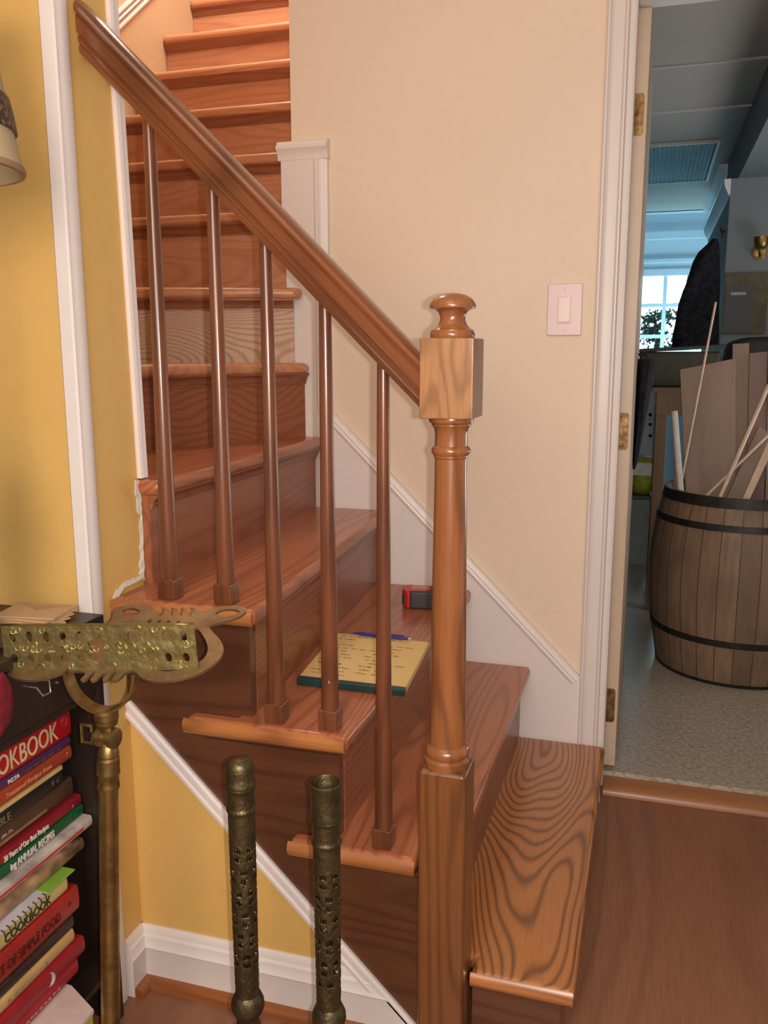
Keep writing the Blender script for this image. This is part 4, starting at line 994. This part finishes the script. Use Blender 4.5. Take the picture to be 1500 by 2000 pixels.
# dark jacket on the closet corner
jk = thing('hanging_jacket', 'black jacket hanging on the corner of the grey closet wall', 'jacket', (.22, 2.32, 1.25))
M['black_cloth'] = plain('black_cloth', (36, 38, 44), .95, var=.3, scale=40, spec=.2)
sil = [(466, 1391, 1402), (476, 1381, 1405), (492, 1364, 1406), (510, 1354, 1406), (540, 1345, 1406), (570, 1334, 1406), (600, 1325, 1406), (630, 1319, 1405), (655, 1315, 1403), (680, 1313, 1401)]
b = B(); rings = []
for y, xa, xb_ in sil:
    p, q = at(xa, y, Y=2.3), at(xb_, y, Y=2.3); c_, hw = (p + q) / 2, (q.x - p.x) / 2; dep = min(.085, hw * .7 + .012)
    rings.append([Vector((c_.x + hw * math.cos(a) * (1 + .04 * math.sin(6 * a + y * .05)), 2.315 + dep * math.sin(a) * (1 + .15 * math.sin(5 * a + y * .02)), c_.z)) for a in [2 * PI * k / 28 for k in range(28)]])
loft(b, rings); obj('jacket_body', b, M['black_cloth'], jk, smooth=60)
b = B(); rings = []
for t_ in range(8):
    f = t_ / 7; c_ = Vector((.235 - .1 * f - .03 * math.sin(f * 3), 2.235 - .02 * math.sin(f * 3), 1.66 - .4 * f)); r = .03 + .008 * math.sin(f * 3)
    rings.append([c_ + Vector((r * math.cos(a), r * .7 * math.sin(a), 0)) for a in [2 * PI * k / 16 for k in range(16)]])
loft(b, rings); obj('sleeve', b, M['black_cloth'], jk, smooth=60)
hp = at(1399, 462, Y=2.42)
hk = thing('coat_hook', 'small dark hook on the closet corner above the black jacket', 'hook', (hp.x + .03, 2.41, hp.z))
b = B(); tube(b, [(hp.x + .035, 2.418, hp.z + .02), (hp.x + .035, 2.37, hp.z + .02), (hp.x + .02, 2.34, hp.z + .01), (hp.x + .012, 2.33, hp.z + .03)], .005, 8); obj('prong', b, M['iron'], hk, smooth=60)
b = B(); box(b, hp.x + .022, hp.x + .05, 2.414, 2.42, hp.z - .01, hp.z + .05); obj('back_plate', b, M['iron'], hk)

# notice board and brass wall lamp on the closet wall
n0, n1 = at(1411, 533, Y=2.41), at(1494, 652, Y=2.41)
nb = thing('notice_board', 'olive framed board with a dark panel on the grey closet wall', 'notice board', ((n0.x + n1.x) / 2, 2.419, n1.z))
b = B(); box(b, n0.x + .012, n1.x, 2.405, 2.4195, n1.z, n0.z); obj('backing', b, plain('olive_brown_board', (92, 88, 62), .7, var=.15), nb, bevel=.002)
b = B(); d0, d1_ = at(1418, 560, Y=2.404), at(1466, 648, Y=2.404); box(b, d0.x, d1_.x, 2.402, 2.406, d1_.z, d0.z); pn_ = obj('dark_panel', b, plain('blue_black_panel', (46, 50, 60), .5), nb)
b = B(); d0, d1_ = at(1428, 571, Y=2.401), at(1457, 576, Y=2.401); box(b, d0.x, d1_.x, 2.4008, 2.4025, d1_.z, d0.z); obj('pale_strip', b, plain('pale_strip', (150, 156, 160), .5), pn_)
ls = at(1486, 482, Y=2.36)
sc_ = thing('wall_sconce', 'small brass wall lamp high on the grey closet wall', 'wall lamp', (ls.x, 2.419, ls.z))
b = B(); lathe(b, [(.035, 0), (.035, .006), (.02, .012)], (ls.x, 2.4195, ls.z - .02), 20, (0, -1, 0)); obj('back_plate', b, M['brass'], sc_, smooth=40)
b = B(); tube(b, [(ls.x, 2.41, ls.z - .02), (ls.x, 2.37, ls.z - .045), (ls.x, 2.345, ls.z - .03), (ls.x, 2.345, ls.z - .01)], .005, 8); obj('arm', b, M['brass'], sc_, smooth=60)
b = B(); lathe(b, [(.012, -.012), (.02, -.008), (.028, .0), (.034, .02), (.036, .045), (.034, .045), (.026, .005), (.01, -.006)], (ls.x, 2.345, ls.z), 24, caps=False); obj('cup_shade', b, M['brass'], sc_, smooth=60)
b = B(); lathe(b, [(.009, -.005), (.012, .02), (.008, .045), (.001, .05)], (ls.x, 2.345, ls.z), 14); obj('bulb', b, plain('clear_bulb', (210, 206, 190), .1), sc_, smooth=True)

# coat on the open door, white cabinet, bag and bin
ct = thing('hanging_coat', 'dark coat hanging on the open door, tapering downwards', 'coat', (-.01, .62, .8))
b = B(); rings = []
for z, xr, yy, dy in ((1.175, .002, .64, .05), (1.165, .012, .64, .10), (1.12, .012, .64, .13), (1.05, .0, .64, .13), (.98, -.009, .63, .12), (.9, -.020, .62, .10), (.84, -.028, .62, .07), (.82, -.034, .62, .04)):
    x0 = -.0425; cx, hw = (x0 + xr) / 2, (xr - x0) / 2
    rings.append([Vector((cx + hw * math.cos(a), yy + dy * math.sin(a) * (1 + .08 * math.sin(7 * a + z * 9)), z)) for a in [2 * PI * k / 24 for k in range(24)]])
loft(b, rings); obj('coat_body', b, M['black_cloth'], ct, smooth=60)
b = B(); tube(b, [(-.0425, .64, 1.19), (-.02, .64, 1.19), (-.012, .64, 1.18), (-.014, .64, 1.165)], .004, 8); obj('hanging_loop', b, M['iron'], ct)
ca, cb_ = at(1236, 762, Y=3.3), at(1300, 892, Y=3.3)
cab = thing('white_cabinet', 'small white drawer cabinet with dark round knobs deep in the back room', 'cabinet', (.0, 3.5, 0))
b = B(); box(b, ca.x, .035, 3.32, 3.7, 0, ca.z); obj('carcass', b, M['sun_white'], cab, bevel=.003)
for i, py in enumerate((810, 829, 851)):
    kz = at(1270, py, Y=3.29); h2 = .028
    b = B(); box(b, ca.x + .01, .03, 3.308, 3.3195, kz.z - h2, kz.z + h2); dr_ = obj('drawer', b, M['sun_white'], cab, bevel=.002)
    b = B(); lathe(b, [(.004, 0), (.005, .008), (.011, .014), (.011, .02), (.004, .025)], (kz.x, 3.308, kz.z), 14, (0, -1, 0)); obj('knob', b, M['iron'], dr_, smooth=50)
bo = at(1276, 802, Y=3.36)
gb = thing('glass_bottle', 'small pale blue glass bottle standing on the white cabinet', 'bottle', (bo.x, 3.4, ca.z))
b = B(); lathe(b, [(.018, ca.z + .001), (.019, ca.z + .01), (.019, ca.z + .05), (.008, ca.z + .065), (.007, ca.z + .085), (.009, ca.z + .088)], (bo.x, 3.4, 0), 16); obj('glass_body', b, plain('pale_blue_glass', (130, 176, 190), .1), gb, smooth=50)
b = B(); lathe(b, [(.0095, ca.z + .0882), (.0095, ca.z + .1), (.001, ca.z + .1005)], (bo.x, 3.4, 0), 12); obj('stopper', b, M['sun_white'], gb, smooth=40)
g0, g1 = at(1226, 968, Y=2.7), at(1270, 1052, Y=2.7)
bn = thing('storage_bin', 'pale grey plastic bin on the back room floor left of the barrel', 'bin', (g0.x + .06, 2.8, 0))
b = B(); rr = [[Vector((x, y, z)) for x, y in ((g0.x + i_, 2.7 + i_), (.06 - i_, 2.7 + i_), (.06 - i_, 2.95 - i_), (g0.x + i_, 2.95 - i_))] for z, i_ in ((.001, .02), (g0.z, 0), (g0.z, .006), (.01, .026))]
loft(b, rr); obj('bin_body', b, plain('pale_grey_plastic', (132, 142, 138), .5), bn)
b = B(); box(b, g0.x - .006, .066, 2.694, 2.956, g0.z - .02, g0.z + .002); obj('rim', b, plain('dark_grey_rim', (60, 66, 74), .5), bn, bevel=.004)
y0_, y1_ = at(1228, 893, Y=2.72), at(1272, 936, Y=2.72)
bg_ = thing('yellow_bag', 'yellow green bag with white print lying on the pale grey bin', 'bag', ((y0_.x + .04) / 2, 2.8, g0.z))
b = B(); rings = []
for z, s_ in ((g0.z + .003, .7), (g0.z + .03, .95), (y1_.z, 1), ((y0_.z + y1_.z) / 2, 1.0), (y0_.z - .01, .85), (y0_.z, .5)):
    rings.append([Vector(((y0_.x + .05) / 2 + .07 * s_ * math.cos(a), 2.8 + .08 * s_ * math.sin(a), z)) for a in [2 * PI * k / 20 for k in range(20)]])
loft(b, rings); obj('bag_body', b, plain('yellow_green_plastic', (150, 152, 40), .5, var=.2), bg_, smooth=60)
b = B(); box(b, y0_.x + .012, .03, 2.716, 2.7205, y1_.z + .02, y0_.z - .03); obj('printed_label', b, plain('pale_print', (190, 196, 180), .5), bg_)
